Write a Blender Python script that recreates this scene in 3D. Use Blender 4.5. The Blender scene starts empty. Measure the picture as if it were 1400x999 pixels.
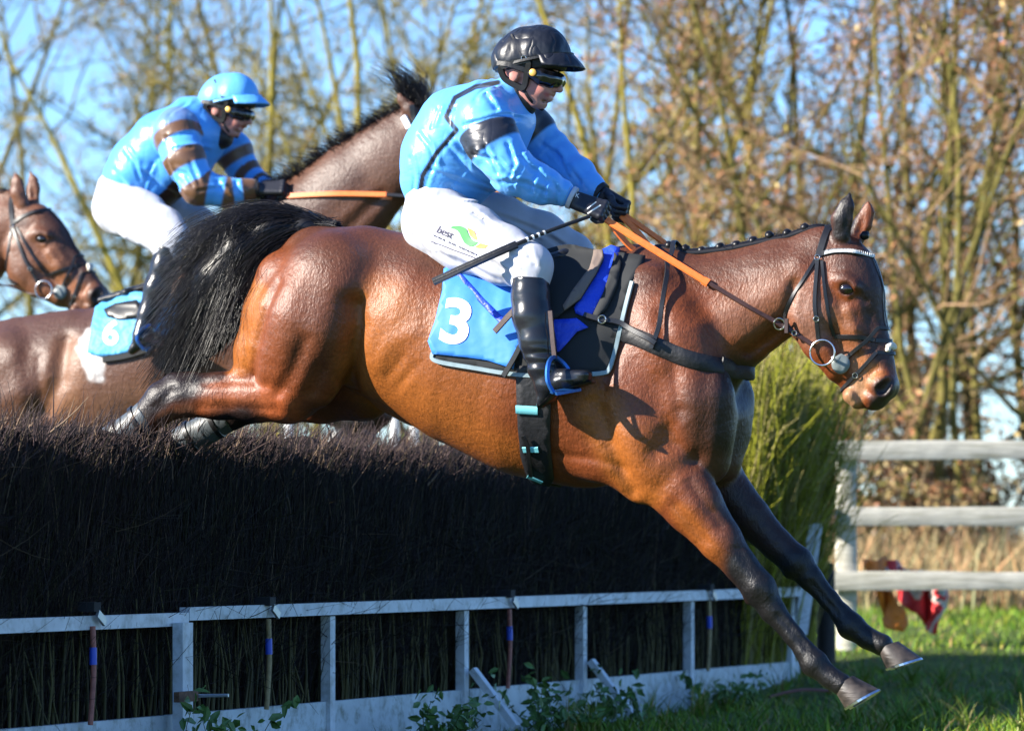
import bpy, bmesh, math, random
import numpy as np
from mathutils import Vector, Matrix
from mathutils.bvhtree import BVHTree
from mathutils.geometry import delaunay_2d_cdt

scene = bpy.context.scene
COL = scene.collection
rng = np.random.default_rng(7)
random.seed(7)

# ------------------------------------------------------------------ camera, sky, sun, exposure
FPX = 5833.0          # focal length in photo pixels (150 mm on a 36 mm sensor, photo 1400 px wide)
HOR = 739.0           # photo row of the horizon
CAMZ = 0.92           # crouching photographer
cam_d = bpy.data.cameras.new('camera')
cam = bpy.data.objects.new('camera', cam_d)
COL.objects.link(cam)
cam.location = (0, 0, CAMZ)
cam.rotation_euler = (math.radians(90), 0, 0)
cam_d.sensor_width = 36.0
cam_d.lens = 150.0
cam_d.shift_y = (HOR - 499.5) / 1400.0
cam_d.clip_end = 4000
cam_d.dof.use_dof = True
cam_d.dof.focus_distance = 16.8
cam_d.dof.aperture_fstop = 3.2
scene.camera = cam

SUN_TO = Vector((-0.84, -0.25, 0.445)).normalized()
world = bpy.data.worlds.new('World')
scene.world = world
world.use_nodes = True
wn = world.node_tree.nodes
sky = wn.new('ShaderNodeTexSky')
sky.sky_type = 'NISHITA'
sky.sun_disc = False
sky.sun_elevation = math.asin(SUN_TO.z)
sky.sun_rotation = math.atan2(SUN_TO.x, SUN_TO.y)
sky.air_density = 1.0
sky.dust_density = 0.0
sky.ozone_density = 5.0
tint = wn.new('ShaderNodeVectorMath'); tint.operation = 'MULTIPLY'; tint.inputs[1].default_value = (.80, .97, 1.22)
world.node_tree.links.new(sky.outputs[0], tint.inputs[0])
world.node_tree.links.new(tint.outputs[0], wn['Background'].inputs[0])
wn['Background'].inputs[1].default_value = 0.085
sun_d = bpy.data.lights.new('sun', 'SUN')
sun_d.energy = 5.0
sun_d.angle = math.radians(0.5)
sun_d.color = (1.0, 0.93, 0.82)
sun = bpy.data.objects.new('sun', sun_d)
sun.rotation_euler = SUN_TO.to_track_quat('Z', 'Y').to_euler()
sun.location = SUN_TO * 30
COL.objects.link(sun)

scene.view_settings.view_transform = 'Standard'
scene.view_settings.look = 'None'
scene.view_settings.gamma = 1.0
scene.view_settings.exposure = 1.5
scene.view_settings.use_curve_mapping = False
scene.render.engine = 'CYCLES'
scene.cycles.use_denoising = True
scene.cycles.max_bounces = 6
scene.cycles.transparent_max_bounces = 8

# ------------------------------------------------------------------ pixel helpers
def at(px, py, Y):
    """point seen at a photo pixel at distance Y in front of the camera"""
    return Vector(((px - 700) / FPX * Y, Y, CAMZ + (HOR - py) / FPX * Y))

class Frame:
    """a vertical plane of symmetry: u along it, v away from the camera, z up"""
    def __init__(self, px0, Y0, deg):
        t = math.radians(deg)
        self.O = Vector(((px0 - 700) / FPX * Y0, Y0, 0))
        self.d = Vector((math.cos(t), -math.sin(t), 0))
        self.n = Vector((math.sin(t), math.cos(t), 0))
        self.rot = -t
    def loc(self, px, py, v=0.0):
        ray = Vector(((px - 700) / FPX, 1.0, (HOR - py) / FPX))
        Ov = self.O + self.n * v
        t = Ov.dot(self.n) / (ray.x * self.n.x + ray.y * self.n.y)
        P = ray * t
        q = P - self.O
        return Vector((q.dot(self.d), v, CAMZ + ray.z * t))
    def ppm(self, px=700):
        return FPX / (self.O.y - self.loc(px, 500).x * self.n.x)
    def to_px(self, V):
        """(n,3) local coords -> photo px of the point projected on the plane v=0"""
        X = self.O.x + V[:, 0] * self.d.x
        Y = self.O.y + V[:, 0] * self.d.y
        return 700 + FPX * X / Y, HOR - (V[:, 2] - CAMZ) * FPX / Y
    def to_px_side(self, V, v):
        X = self.O.x + V[:, 0] * self.d.x + v * self.n.x; Y = self.O.y + V[:, 0] * self.d.y + v * self.n.y
        return 700 + FPX * X / Y, HOR - (V[:, 2] - CAMZ) * FPX / Y
    def world(self, p):
        return self.O + self.d * p[0] + self.n * p[1] + Vector((0, 0, p[2]))

# ------------------------------------------------------------------ objects
def tag(o, label=None, cat=None, group=None, kind=None):
    for k, v in (('label', label), ('category', cat), ('group', group), ('kind', kind)):
        if v:
            o[k] = v
    return o

def thing(name, label, cat, frame=None, loc=(0, 0, 0), rz=0.0, group=None):
    o = bpy.data.objects.new(name, None)
    o.empty_display_size = 0.1
    COL.objects.link(o)
    if frame is not None:
        o.location = frame.O
        o.rotation_euler = (0, 0, frame.rot)
    else:
        o.location = loc
        o.rotation_euler = (0, 0, rz)
    return tag(o, label, cat, group)

def link(name, me, m=None, parent=None):
    o = bpy.data.objects.new(name, me)
    COL.objects.link(o)
    if m is not None:
        me.materials.clear()
        for q in (m if isinstance(m, (list, tuple)) else [m]):
            me.materials.append(q)
    if parent is not None:
        o.parent = parent
    return o

def mesh_np(V, Q, smooth=True, cols=None):
    """V (n,3), Q (m,3|4) ints"""
    V = np.asarray(V, np.float32); Q = np.asarray(Q, np.int32)
    me = bpy.data.meshes.new('m')
    n, k = Q.shape
    me.vertices.add(len(V)); me.vertices.foreach_set('co', V.ravel())
    me.loops.add(n * k); me.loops.foreach_set('vertex_index', Q.ravel())
    me.polygons.add(n)
    me.polygons.foreach_set('loop_start', np.arange(0, n * k, k, dtype=np.int32))
    if smooth:
        me.polygons.foreach_set('use_smooth', np.ones(n, bool))
    if cols is not None:
        a = me.color_attributes.new('Col', 'FLOAT_COLOR', 'POINT')
        c = np.ones((len(V), 4), np.float32); c[:, :3] = cols
        a.data.foreach_set('color', c.ravel())
    me.update(calc_edges=True)
    return me

def obj_np(name, V, Q, m, parent=None, smooth=True, cols=None):
    return link(name, mesh_np(V, Q, smooth, cols), m, parent)

# ------------------------------------------------------------------ signed distance fields -> one continuous surface
class Field:
    def __init__(self, lo, hi, h, fine=None):
        """fine: list of (axis, lo, hi, h) refined intervals"""
        self.ax = []
        for a in range(3):
            pts = [lo[a]]
            while pts[-1] < hi[a]:
                s = h
                for f in (fine or []):
                    if f[0] == a and f[1] <= pts[-1] <= f[2]:
                        s = f[3]
                pts.append(pts[-1] + s)
            self.ax.append(np.array(pts, np.float32))
        self.D = np.full([len(a) for a in self.ax], 0.2, np.float32)
        self.h = h
    def box(self, lo, hi):
        sl = []
        for a in range(3):
            i = max(0, int(np.searchsorted(self.ax[a], lo[a])) - 1)
            j = min(len(self.ax[a]), int(np.searchsorted(self.ax[a], hi[a])) + 1)
            if j - i < 2: return None
            sl.append(slice(i, j))
        return tuple(sl)
    def cap(self, a, b, ra, rb, sa=1.0, sb=1.0, k=0.02, op='add'):
        a = np.array(a, np.float32); b = np.array(b, np.float32)
        m = k + 3 * self.h
        ea = np.array([ra + m, ra * max(sa, .3) + m, ra + m]); eb = np.array([rb + m, rb * max(sb, .3) + m, rb + m])
        sl = self.box(np.minimum(a - ea, b - eb), np.maximum(a + ea, b + eb))
        if sl is None: return
        X = self.ax[0][sl[0]][:, None, None]; Y = self.ax[1][sl[1]][None, :, None]; Z = self.ax[2][sl[2]][None, None, :]
        ba = b - a; L = float(ba @ ba)
        px, py, pz = X - a[0], Y - a[1], Z - a[2]
        if L > 1e-10:
            h = np.clip((px * ba[0] + py * ba[1] + pz * ba[2]) / L, 0, 1)
            s = sa + (sb - sa) * h
            d = np.sqrt((px - ba[0] * h) ** 2 + ((py - ba[1] * h) / s) ** 2 + (pz - ba[2] * h) ** 2) - (ra + (rb - ra) * h)
        else:
            s = sa
            d = np.sqrt(px ** 2 + (py / s) ** 2 + pz ** 2) - ra
        d = d * np.minimum(s, 1.0)
        o = self.D[sl]
        if op == 'add':
            q = np.maximum(k - np.abs(o - d), 0) / k
            self.D[sl] = np.minimum(o, d) - q * q * k * .25
        else:
            q = np.maximum(k - np.abs(o + d), 0) / k
            self.D[sl] = np.maximum(o, -d) + q * q * k * .25
    def ball(self, c, r, s=1.0, k=0.02, op='add'):
        self.cap(c, c, r, r, s, s, k, op)
    def chain(self, F, pts, k=0.02, op='add', mirror=False, grow=0.0):
        """pts: (px, py, r_px, v, lateral scale)"""
        P = []
        for p in pts:
            x, y, r = p[:3]; v = p[3] if len(p) > 3 else 0.0; s = p[4] if len(p) > 4 else 1.0
            if mirror: v = -abs(v)          # the near side is what the photo shows
            q = F.loc(x, y, v)
            P.append((q, r / F.ppm(x) + grow, s))
        for sg in ((1, -1) if mirror else (1,)):
            for i in range(max(1, len(P) - 1)):
                A = P[i]; B = P[min(i + 1, len(P) - 1)]
                self.cap((A[0].x, A[0].y * sg, A[0].z), (B[0].x, B[0].y * sg, B[0].z), A[1], B[1], A[2], B[2], k, op)
    def dent(self, F, pts, w, depth, vg=-.2, sides='near', px=None):
        """push the surface in (depth > 0) or out along a line of photo pixels, whatever its distance from the middle"""
        P = []
        for p in pts:
            x, y = (px(*p) if px else p)
            q = F.loc(x, y, vg); P.append((q.x, q.z))
        wm = w / F.ppm(pts[0][0]) * (px.k if px else 1)
        lo = np.min(P, 0) - wm * 2.2; hi = np.max(P, 0) + wm * 2.2
        sl = self.box((lo[0], -9, lo[1]), (hi[0], 9, hi[1]))
        if sl is None: return
        X = self.ax[0][sl[0]][:, None]; Z = self.ax[2][sl[2]][None, :]
        d = np.full((X.shape[0], Z.shape[1]), 9.0)
        n = len(P)
        for i in range(max(1, n - 1)):
            a = P[i]; b = P[min(i + 1, n - 1)]; bx, bz = b[0] - a[0], b[1] - a[1]; L = bx * bx + bz * bz
            h = np.clip(((X - a[0]) * bx + (Z - a[1]) * bz) / L, 0, 1) if L > 0 else 0
            e = 1 - .0 * h
            d = np.minimum(d, np.hypot(X - a[0] - bx * h, Z - a[1] - bz * h))
        g = (np.exp(-(d / wm) ** 2) * depth).astype(np.float32)[:, None, :]
        v = self.ax[1][sl[1]][None, :, None]
        m = {'near': v < 0, 'far': v > 0, 'both': v < 9}[sides]
        self.D[sl] += g * m
    def plane(self, p, n):
        """keep the side the normal points away from"""
        X = self.ax[0][:, None, None]; Y = self.ax[1][None, :, None]; Z = self.ax[2][None, None, :]
        n = Vector(n).normalized()
        self.D = np.maximum(self.D, (X - p[0]) * n.x + (Y - p[1]) * n.y + (Z - p[2]) * n.z).astype(np.float32)
    def warp(self, fn):
        X = self.ax[0][:, None, None]; Y = self.ax[1][None, :, None]; Z = self.ax[2][None, None, :]
        self.D = (self.D + fn(X, Y, Z)).astype(np.float32)
    def mesh(self, relax=1):
        D = self.D; S = D < 0
        n = np.array(D.shape)
        cnt = np.zeros(n - 1, np.int8)
        for i in (0, 1):
            for j in (0, 1):
                for k in (0, 1):
                    cnt += S[i:n[0] - 1 + i, j:n[1] - 1 + j, k:n[2] - 1 + k]
        act = (cnt > 0) & (cnt < 8)
        I = np.argwhere(act)
        idm = np.full(n - 1, -1, np.int32); idm[act] = np.arange(len(I), dtype=np.int32)
        acc = np.zeros((len(I), 3)); num = np.zeros(len(I))
        co = [(i, j, k) for i in (0, 1) for j in (0, 1) for k in (0, 1)]
        val = {c: D[I[:, 0] + c[0], I[:, 1] + c[1], I[:, 2] + c[2]] for c in co}
        pos = {c: np.stack([self.ax[a][I[:, a] + c[a]] for a in range(3)], 1) for c in co}
        for c in co:
            for a in range(3):
                if c[a] == 0:
                    e = list(c); e[a] = 1; e = tuple(e)
                    d0, d1 = val[c], val[e]
                    m = (d0 < 0) != (d1 < 0)
                    t = (d0[m] / (d0[m] - d1[m]))[:, None]
                    acc[m] += pos[c][m] * (1 - t) + pos[e][m] * t
                    num[m] += 1
        V = acc / num[:, None]
        Q = []
        for a in range(3):
            b, c = (a + 1) % 3, (a + 2) % 3
            s0 = [slice(None)] * 3; s1 = [slice(None)] * 3
            s0[a] = slice(0, -1); s1[a] = slice(1, None)
            A, B = S[tuple(s0)], S[tuple(s1)]
            E = np.argwhere(A != B)
            ok = (E[:, b] > 0) & (E[:, c] > 0) & (E[:, b] < n[b] - 1) & (E[:, c] < n[c] - 1)
            E = E[ok]
            def cell(db, dc):
                q = E.copy(); q[:, b] += db; q[:, c] += dc
                return idm[q[:, 0], q[:, 1], q[:, 2]]
            q = np.stack([cell(-1, -1), cell(0, -1), cell(0, 0), cell(-1, 0)], 1)
            ins = A[E[:, 0], E[:, 1], E[:, 2]]
            q[~ins] = q[~ins][:, ::-1]
            Q.append(q)
        Q = np.concatenate(Q)
        for _ in range(relax):
            sm = np.zeros_like(V); ct = np.zeros(len(V))
            for i in range(4):
                np.add.at(sm, Q[:, i], V[Q[:, (i + 1) % 4]]); np.add.at(ct, Q[:, i], 1)
                np.add.at(sm, Q[:, i], V[Q[:, (i - 1) % 4]]); np.add.at(ct, Q[:, i], 1)
            V = V * .4 + (sm / np.maximum(ct, 1)[:, None]) * .6
        return V, Q

def bvh_of(V, Q):
    return BVHTree.FromPolygons([tuple(v) for v in V.tolist()], Q.tolist())

def lerp(a, b, t): return a + (b - a) * t

def smooth01(x): 
    x = np.clip(x, 0, 1); return x * x * (3 - 2 * x)

def vnoise(P, f, seed=0):
    """cheap smooth pseudo-noise in -1..1 from sines, P (n,3)"""
    r = np.random.default_rng(seed); o = np.zeros(len(P))
    for i in range(6):
        w = r.normal(size=3); w = w / np.linalg.norm(w) * f * r.uniform(.6, 1.5)
        o += np.sin(P @ w + r.uniform(0, 6.28) + 1.3 * np.sin(P @ np.roll(w, 1) * .7))
    return o / 3.2

# ------------------------------------------------------------------ materials
def hexc(h):
    c = [int(h[i:i + 2], 16) / 255 for i in (0, 2, 4)]
    return tuple(((x + .055) / 1.055) ** 2.4 if x > .04 else x / 12.92 for x in c)

def mat(name, color=(.5, .5, .5), rough=.6, metal=0.0, spec=.5, vcol=False, noise=None, bump=None, sheen=0.0, coat=0.0, trans=0.0, coat_rough=.1, specks=None, veins=None):
    """noise: (scale, amount) brightness mottling; bump: list of (scale, strength, distance, stretch)"""
    m = bpy.data.materials.new(name); m.use_nodes = True
    nt = m.node_tree; b = nt.nodes['Principled BSDF']; L = nt.links.new
    b.inputs['Roughness'].default_value = rough
    b.inputs['Metallic'].default_value = metal
    b.inputs['Specular IOR Level'].default_value = spec
    b.inputs['Sheen Weight'].default_value = sheen
    b.inputs['Coat Weight'].default_value = coat
    b.inputs['Coat Roughness'].default_value = coat_rough
    b.inputs['Transmission Weight'].default_value = trans
    b.inputs['Base Color'].default_value = (*color, 1)
    tc = nt.nodes.new('ShaderNodeTexCoord')
    src = None
    if vcol:
        a = nt.nodes.new('ShaderNodeAttribute'); a.attribute_name = 'Col'; src = a.outputs['Color']
    if noise:
        t = nt.nodes.new('ShaderNodeTexNoise'); t.inputs['Scale'].default_value = noise[0]; t.inputs['Detail'].default_value = 5
        L(tc.outputs['Object'], t.inputs['Vector'])
        mr = nt.nodes.new('ShaderNodeMapRange'); mr.inputs[1].default_value = .3; mr.inputs[2].default_value = .7
        mr.inputs[3].default_value = 1 - noise[1]; mr.inputs[4].default_value = 1 + noise[1]
        L(t.outputs['Fac'], mr.inputs[0])
        mx = nt.nodes.new('ShaderNodeVectorMath'); mx.operation = 'SCALE'
        if src is not None: L(src, mx.inputs[0])
        else: mx.inputs[0].default_value = color
        L(mr.outputs[0], mx.inputs['Scale']); src = mx.outputs[0]
    if specks:                       # dried mud splashes: (scale, radius, colour, coverage)
        vo = nt.nodes.new('ShaderNodeTexVoronoi'); vo.inputs['Scale'].default_value = specks[0]; L(tc.outputs['Object'], vo.inputs['Vector'])
        ns = nt.nodes.new('ShaderNodeTexNoise'); ns.inputs['Scale'].default_value = specks[0] * .12; ns.inputs['Detail'].default_value = 3; L(tc.outputs['Object'], ns.inputs['Vector'])
        th = nt.nodes.new('ShaderNodeMapRange'); th.inputs[1].default_value = 1 - specks[3]; th.inputs[2].default_value = 1.0; th.inputs[4].default_value = specks[1] * 3; L(ns.outputs['Fac'], th.inputs[0])
        ls = nt.nodes.new('ShaderNodeMath'); ls.operation = 'LESS_THAN'; L(vo.outputs['Distance'], ls.inputs[0]); L(th.outputs[0], ls.inputs[1])
        mx = nt.nodes.new('ShaderNodeMix'); mx.data_type = 'RGBA'; L(ls.outputs[0], mx.inputs['Factor']); mx.inputs['B'].default_value = (*specks[2], 1)
        if src is not None: L(src, mx.inputs['A'])
        else: mx.inputs['A'].default_value = (*color, 1)
        src = mx.outputs['Result']
    if src is not None:
        L(src, b.inputs['Base Color'])
    prev = None
    if veins:                        # thin raised lines: (scale, width, strength, distance)
        t = nt.nodes.new('ShaderNodeTexNoise'); t.inputs['Scale'].default_value = veins[0]; t.inputs['Detail'].default_value = 2; t.inputs['Distortion'].default_value = .6; L(tc.outputs['Object'], t.inputs['Vector'])
        m1 = nt.nodes.new('ShaderNodeMath'); m1.operation = 'SUBTRACT'; m1.inputs[1].default_value = .5; L(t.outputs['Fac'], m1.inputs[0])
        m2 = nt.nodes.new('ShaderNodeMath'); m2.operation = 'ABSOLUTE'; L(m1.outputs[0], m2.inputs[0])
        m3 = nt.nodes.new('ShaderNodeMapRange'); m3.interpolation_type = 'SMOOTHSTEP'; m3.inputs[2].default_value = veins[1]; m3.inputs[3].default_value = 1; m3.inputs[4].default_value = 0; L(m2.outputs[0], m3.inputs[0])
        bn = nt.nodes.new('ShaderNodeBump'); bn.inputs['Strength'].default_value = veins[2]; bn.inputs['Distance'].default_value = veins[3]; L(m3.outputs[0], bn.inputs['Height']); prev = bn.outputs[0]
    for bp in (bump or []):
        sc, st, dist = bp[:3]
        t = nt.nodes.new('ShaderNodeTexNoise'); t.inputs['Scale'].default_value = sc; t.inputs['Detail'].default_value = bp[4] if len(bp) > 4 else 3
        if len(bp) > 3 and bp[3]:
            mp = nt.nodes.new('ShaderNodeMapping'); mp.inputs['Scale'].default_value = bp[3]
            L(tc.outputs['Object'], mp.inputs['Vector']); L(mp.outputs[0], t.inputs['Vector'])
        else:
            L(tc.outputs['Object'], t.inputs['Vector'])
        bn = nt.nodes.new('ShaderNodeBump'); bn.inputs['Strength'].default_value = st; bn.inputs['Distance'].default_value = dist
        hs = t.outputs['Fac']
        if len(bp) > 5:              # sharp creases instead of soft lumps
            m1 = nt.nodes.new('ShaderNodeMath'); m1.operation = 'SUBTRACT'; m1.inputs[1].default_value = .5; L(hs, m1.inputs[0])
            m2 = nt.nodes.new('ShaderNodeMath'); m2.operation = 'ABSOLUTE'; L(m1.outputs[0], m2.inputs[0])
            m3 = nt.nodes.new('ShaderNodeMath'); m3.operation = 'POWER'; m3.inputs[1].default_value = .7; L(m2.outputs[0], m3.inputs[0]); hs = m3.outputs[0]
        L(hs, bn.inputs['Height'])
        if prev is not None: L(prev, bn.inputs['Normal'])
        prev = bn.outputs[0]
    if prev is not None: L(prev, b.inputs['Normal'])
    return m

M = {}
M['coat'] = mat('horse_coat', vcol=True, rough=.43, spec=.38, noise=(70, .20), veins=(4.5, .014, .12, .004), specks=(80, .11, (.028, .017, .011), .38), bump=[(9, .22, .016), (34, .34, .007), (105, .60, .004, (1, 1, .5)), (330, .6, .002, (1, 1, .3))])
M['hair'] = mat('horse_hair', (.006, .0055, .007), rough=.36, spec=.28)
M['leather'] = mat('black_leather', (.010, .010, .011), rough=.38, noise=(60, .25), bump=[(150, .25, .001)])
M['boot'] = mat('boot_leather', (.012, .013, .016), rough=.24, bump=[(14, .3, .010, (1, 1, 1.8), 1), (160, .1, .001)])
M['brown_leather'] = mat('brown_leather', (.040, .018, .013), rough=.45, noise=(80, .25), bump=[(150, .25, .001)])
M['steel'] = mat('steel', (.62, .62, .64), rough=.25, metal=1.0)
M['silk'] = mat('silk', vcol=True, rough=.34, spec=.5, sheen=.1, specks=(45, .06, (.05, .04, .03), .36), bump=[(7, .22, .020, (2.0, .6, 1.0), 1.0, 1), (18, .16, .008, (1, .6, 2.0), 1.0, 1), (900, .1, .0006)])
M['white_cloth'] = mat('white_cloth', (.42, .43, .48), rough=.6, noise=(18, .05), specks=(55, .07, (.10, .07, .045), .42), bump=[(8, .20, .018, (2.2, 1, .9), 1.0), (26, .15, .006, (2, 1, 1), 1.0), (700, .12, .0006)])
M['glove'] = mat('glove', (.012, .013, .02), rough=.5, bump=[(120, .4, .003)])
M['black_cloth'] = mat('black_cloth', (.008, .008, .010), rough=.55, bump=[(40, .4, .008), (500, .2, .001)])
M['helmet_black'] = mat('helmet_cover_black', (.010, .012, .019), rough=.40, spec=.35, bump=[(16, .7, .020, (1, 1, .6), 1.5, 1), (50, .25, .004)])
M['helmet_blue'] = mat('helmet_cover_blue', (.11, .40, .84), rough=.45, bump=[(16, .5, .014, (1, 1, .6)), (60, .25, .004)])
M['skin'] = mat('skin', vcol=True, rough=.5, bump=[(220, .15, .001)])
M['goggle'] = mat('goggle_lens', (.008, .008, .010), rough=.07, coat=.6)
M['gold'] = mat('gold_disc', (.42, .24, .045), rough=.45, metal=.5)
M['orange'] = mat('orange_rubber', (.80, .17, .03), rough=.5, noise=(60, .12), bump=[(300, .3, .001)])
M['eye'] = mat('horse_eye', (.010, .006, .006), rough=.03, coat=.8)
M['hoof'] = mat('hoof_horn', (.036, .028, .023), rough=.5, noise=(24, .8), bump=[(20, .4, .004, (1, 1, 6))])
M['cloth_blue'] = mat('number_cloth', (.038, .22, .74), rough=.6, bump=[(7, .30, .03, (1.8, 1, .8), 1.0), (18, .20, .010, (1, 1, 1.5), 1), (900, .1, .0006)])
M['royal'] = mat('royal_blue_cloth', (.012, .055, .58), rough=.5, bump=[(22, .6, .02), (60, .3, .006)])
M['white_print'] = mat('white_print', (.82, .83, .84), rough=.6)
M['felt'] = mat('black_felt', (.010, .012, .014), rough=.8, bump=[(400, .4, .001)])
M['trim'] = mat('grey_trim', (.22, .30, .33), rough=.55, noise=(40, .12))
M['teal'] = mat('teal_elastic', (.16, .52, .58), rough=.6, bump=[(300, .3, .001)])
M['sheep'] = mat('sheepskin', (.72, .66, .56), rough=.9, bump=[(180, 1.0, .008)])

# ------------------------------------------------------------------ shared builders for tack and hair
def sim(p0, p1, q0, q1):
    """similarity in photo pixels that takes p0->q0 and p1->q1"""
    a = complex(*(np.array(q1) - q0)) / complex(*(np.array(p1) - p0))
    b = complex(*q0) - a * complex(*p0)
    def f(x, y):
        z = a * complex(x, y) + b
        return z.real, z.imag
    f.k = abs(a)
    return f
def ident(x, y): return x, y
ident.k = 1.0

def resample(P, n):
    """Catmull-Rom through points, n samples per span"""
    P = [Vector(p) for p in P]; out = []
    for i in range(len(P) - 1):
        a, b, c, d = P[max(i - 1, 0)], P[i], P[i + 1], P[min(i + 2, len(P) - 1)]
        for j in range(n):
            t = j / n
            out.append(.5 * ((2 * b) + (c - a) * t + (2 * a - 5 * b + 4 * c - d) * t * t + (3 * b - a - 3 * c + d) * t ** 3))
    out.append(P[-1])
    return out

def ribbon_geo(P, N, w, th, closed=False, taper=None):
    """flat strap: rectangle section along P with face normals N -> V, quads"""
    n = len(P); V = []; Q = []
    for i in range(n):
        t = (P[(i + 1) % n if closed else min(i + 1, n - 1)] - P[(i - 1) % n if closed else max(i - 1, 0)]).normalized()
        nn = (N[i] - t * N[i].dot(t)).normalized()
        s = t.cross(nn).normalized()
        ww = w * (taper(i / (n - 1)) if taper else 1) / 2
        for a, b in ((-1, -.5), (-.8, .5), (.8, .5), (1, -.5)):
            V.append(P[i] + s * (a * ww) + nn * (b * th))
    for i in range(n if closed else n - 1):
        j = (i + 1) % n
        for k in range(4):
            l = (k + 1) % 4
            Q.append((i * 4 + k, i * 4 + l, j * 4 + l, j * 4 + k))
    if not closed:
        Q.append((0, 1, 2, 3)); e = (n - 1) * 4; Q.append((e + 3, e + 2, e + 1, e))
    return [tuple(v) for v in V], Q

def tube_geo(P, R, sides=8, closed=False):
    n = len(P); V = []; Q = []
    up = Vector((.13, .21, 1)).normalized()
    for i in range(n):
        t = (P[(i + 1) % n if closed else min(i + 1, n - 1)] - P[(i - 1) % n if closed else max(i - 1, 0)]).normalized()
        a = t.cross(up)
        if a.length < 1e-3: a = t.cross(Vector((1, 0, 0)))
        a.normalize(); b = t.cross(a)
        r = R[i] if hasattr(R, '__len__') else R
        for k in range(sides):
            g = 2 * math.pi * k / sides
            V.append(tuple(P[i] + a * (math.cos(g) * r) + b * (math.sin(g) * r)))
    for i in range(n if closed else n - 1):
        j = (i + 1) % n
        for k in range(sides):
            l = (k + 1) % sides
            Q.append((i * sides + k, j * sides + k, j * sides + l, i * sides + l))
    if not closed:
        V.append(tuple(P[0])); V.append(tuple(P[-1])); c0, c1 = len(V) - 2, len(V) - 1
        for k in range(sides):
            l = (k + 1) % sides
            Q.append((c0, k, l, l)); Q.append((c1, (n - 1) * sides + l, (n - 1) * sides + k, (n - 1) * sides + k))
    return V, Q

def join_geo(parts):
    V = []; Q = []
    for v, q in parts:
        o = len(V); V += list(v); Q += [tuple(i + o for i in f) for f in q]
    return V, Q

def obj_py(name, geo, m, parent=None, smooth=True):
    V, Q = geo
    me = bpy.data.meshes.new(name)
    F = []
    for f in Q:
        g = []
        for i in f:
            if i not in g: g.append(i)
        if len(g) > 2: F.append(g)
    me.from_pydata([tuple(v) for v in V], [], F)
    bm = bmesh.new(); bm.from_mesh(me); bmesh.ops.recalc_face_normals(bm, faces=bm.faces); bm.to_mesh(me); bm.free()
    if smooth:
        me.polygons.foreach_set('use_smooth', [True] * len(me.polygons))
        me.set_sharp_from_angle(angle=math.radians(50))
    return link(name, me, m, parent)

class Skin:
    """projects pixels sideways on a body's surface"""
    def __init__(self, F, V, Q):
        self.F = F; self.b = bvh_of(V, Q)
    def uz(self, u, z, side=-1, off=0.0, v0=None):
        o = Vector((u, side * 1.2 if v0 is None else v0, z))
        h = self.b.ray_cast(o, Vector((0, -side, 0)))
        if h[0] is None:
            h = self.b.find_nearest(Vector((u, side * .02, z)))
            nn = h[1]
            return h[0] + nn * off, nn
        return h[0] + h[1] * off, h[1]
    def px(self, x, y, off=0.0, side=-1, vg=-.2):
        for _ in range(3):
            p = self.F.loc(x, y, vg)
            q, n = self.uz(p.x, p.z, -1)
            vg = q.y
        if side > 0:
            q, n = self.uz(p.x, p.z, 1)
        return q + n * off, n

def strap(name, skin, pts, w, m, parent, off=.003, th=.004, side=-1, n=6, px=ident, vg=-.1, smooth_n=2):
    P = resample([Vector((*px(*p[:2]), 0)) for p in pts], n)
    R = [skin.px(p.x, p.y, off, side, vg) for p in P]
    A = [r[0] for r in R]; N = [r[1] for r in R]
    for _ in range(smooth_n):
        A = [A[0]] + [(A[i - 1] + A[i] * 2 + A[i + 1]) / 4 for i in range(1, len(A) - 1)] + [A[-1]]
        N = [N[0]] + [(N[i - 1] + N[i] * 2 + N[i + 1]).normalized() for i in range(1, len(N) - 1)] + [N[-1]]
    return obj_py(name, ribbon_geo(A, N, w, th), m, parent)

def free_strap(name, pts, w, th, m, parent, normal=(0, -1, 0), n=8):
    P = resample(pts, n)
    return obj_py(name, ribbon_geo(P, [Vector(normal)] * len(P), w, th), m, parent)

def torus_geo(c, ax1, ax2, R, r, seg=28, sides=8):
    P = [c + ax1 * (math.cos(a) * R) + ax2 * (math.sin(a) * R) for a in np.linspace(0, 2 * math.pi, seg, endpoint=False)]
    return tube_geo(P, r, sides, closed=True)

def fill_poly(poly, step):
    """triangulated polygon with interior grid points -> 2-D verts, faces"""
    pts = []
    n = len(poly)
    for i in range(n):
        a, b = Vector(poly[i]), Vector(poly[(i + 1) % n]); k = max(1, int((b - a).length / step))
        for j in range(k): pts.append(a.lerp(b, j / k))
    nb = len(pts)
    edges = [(i, (i + 1) % nb) for i in range(nb)]
    xs = [p.x for p in pts]; ys = [p.y for p in pts]
    def inside(x, y):
        c = False
        for i in range(nb):
            a, b = pts[i], pts[i - 1]
            if (a.y > y) != (b.y > y) and x < (b.x - a.x) * (y - a.y) / (b.y - a.y) + a.x: c = not c
        return c
    y = min(ys) + step * .5; row = 0
    ring = list(pts)
    while y < max(ys):
        x = min(xs) + step * (.5 + .5 * (row % 2))
        while x < max(xs):
            if inside(x, y) and min((p - Vector((x, y))).length_squared for p in ring) > (step * .5) ** 2:
                pts.append(Vector((x, y)))
            x += step
        y += step * .87; row += 1
    V, E, Fc, *_ = delaunay_2d_cdt(pts, edges, [], 1, 1e-4)
    return V, Fc

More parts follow.
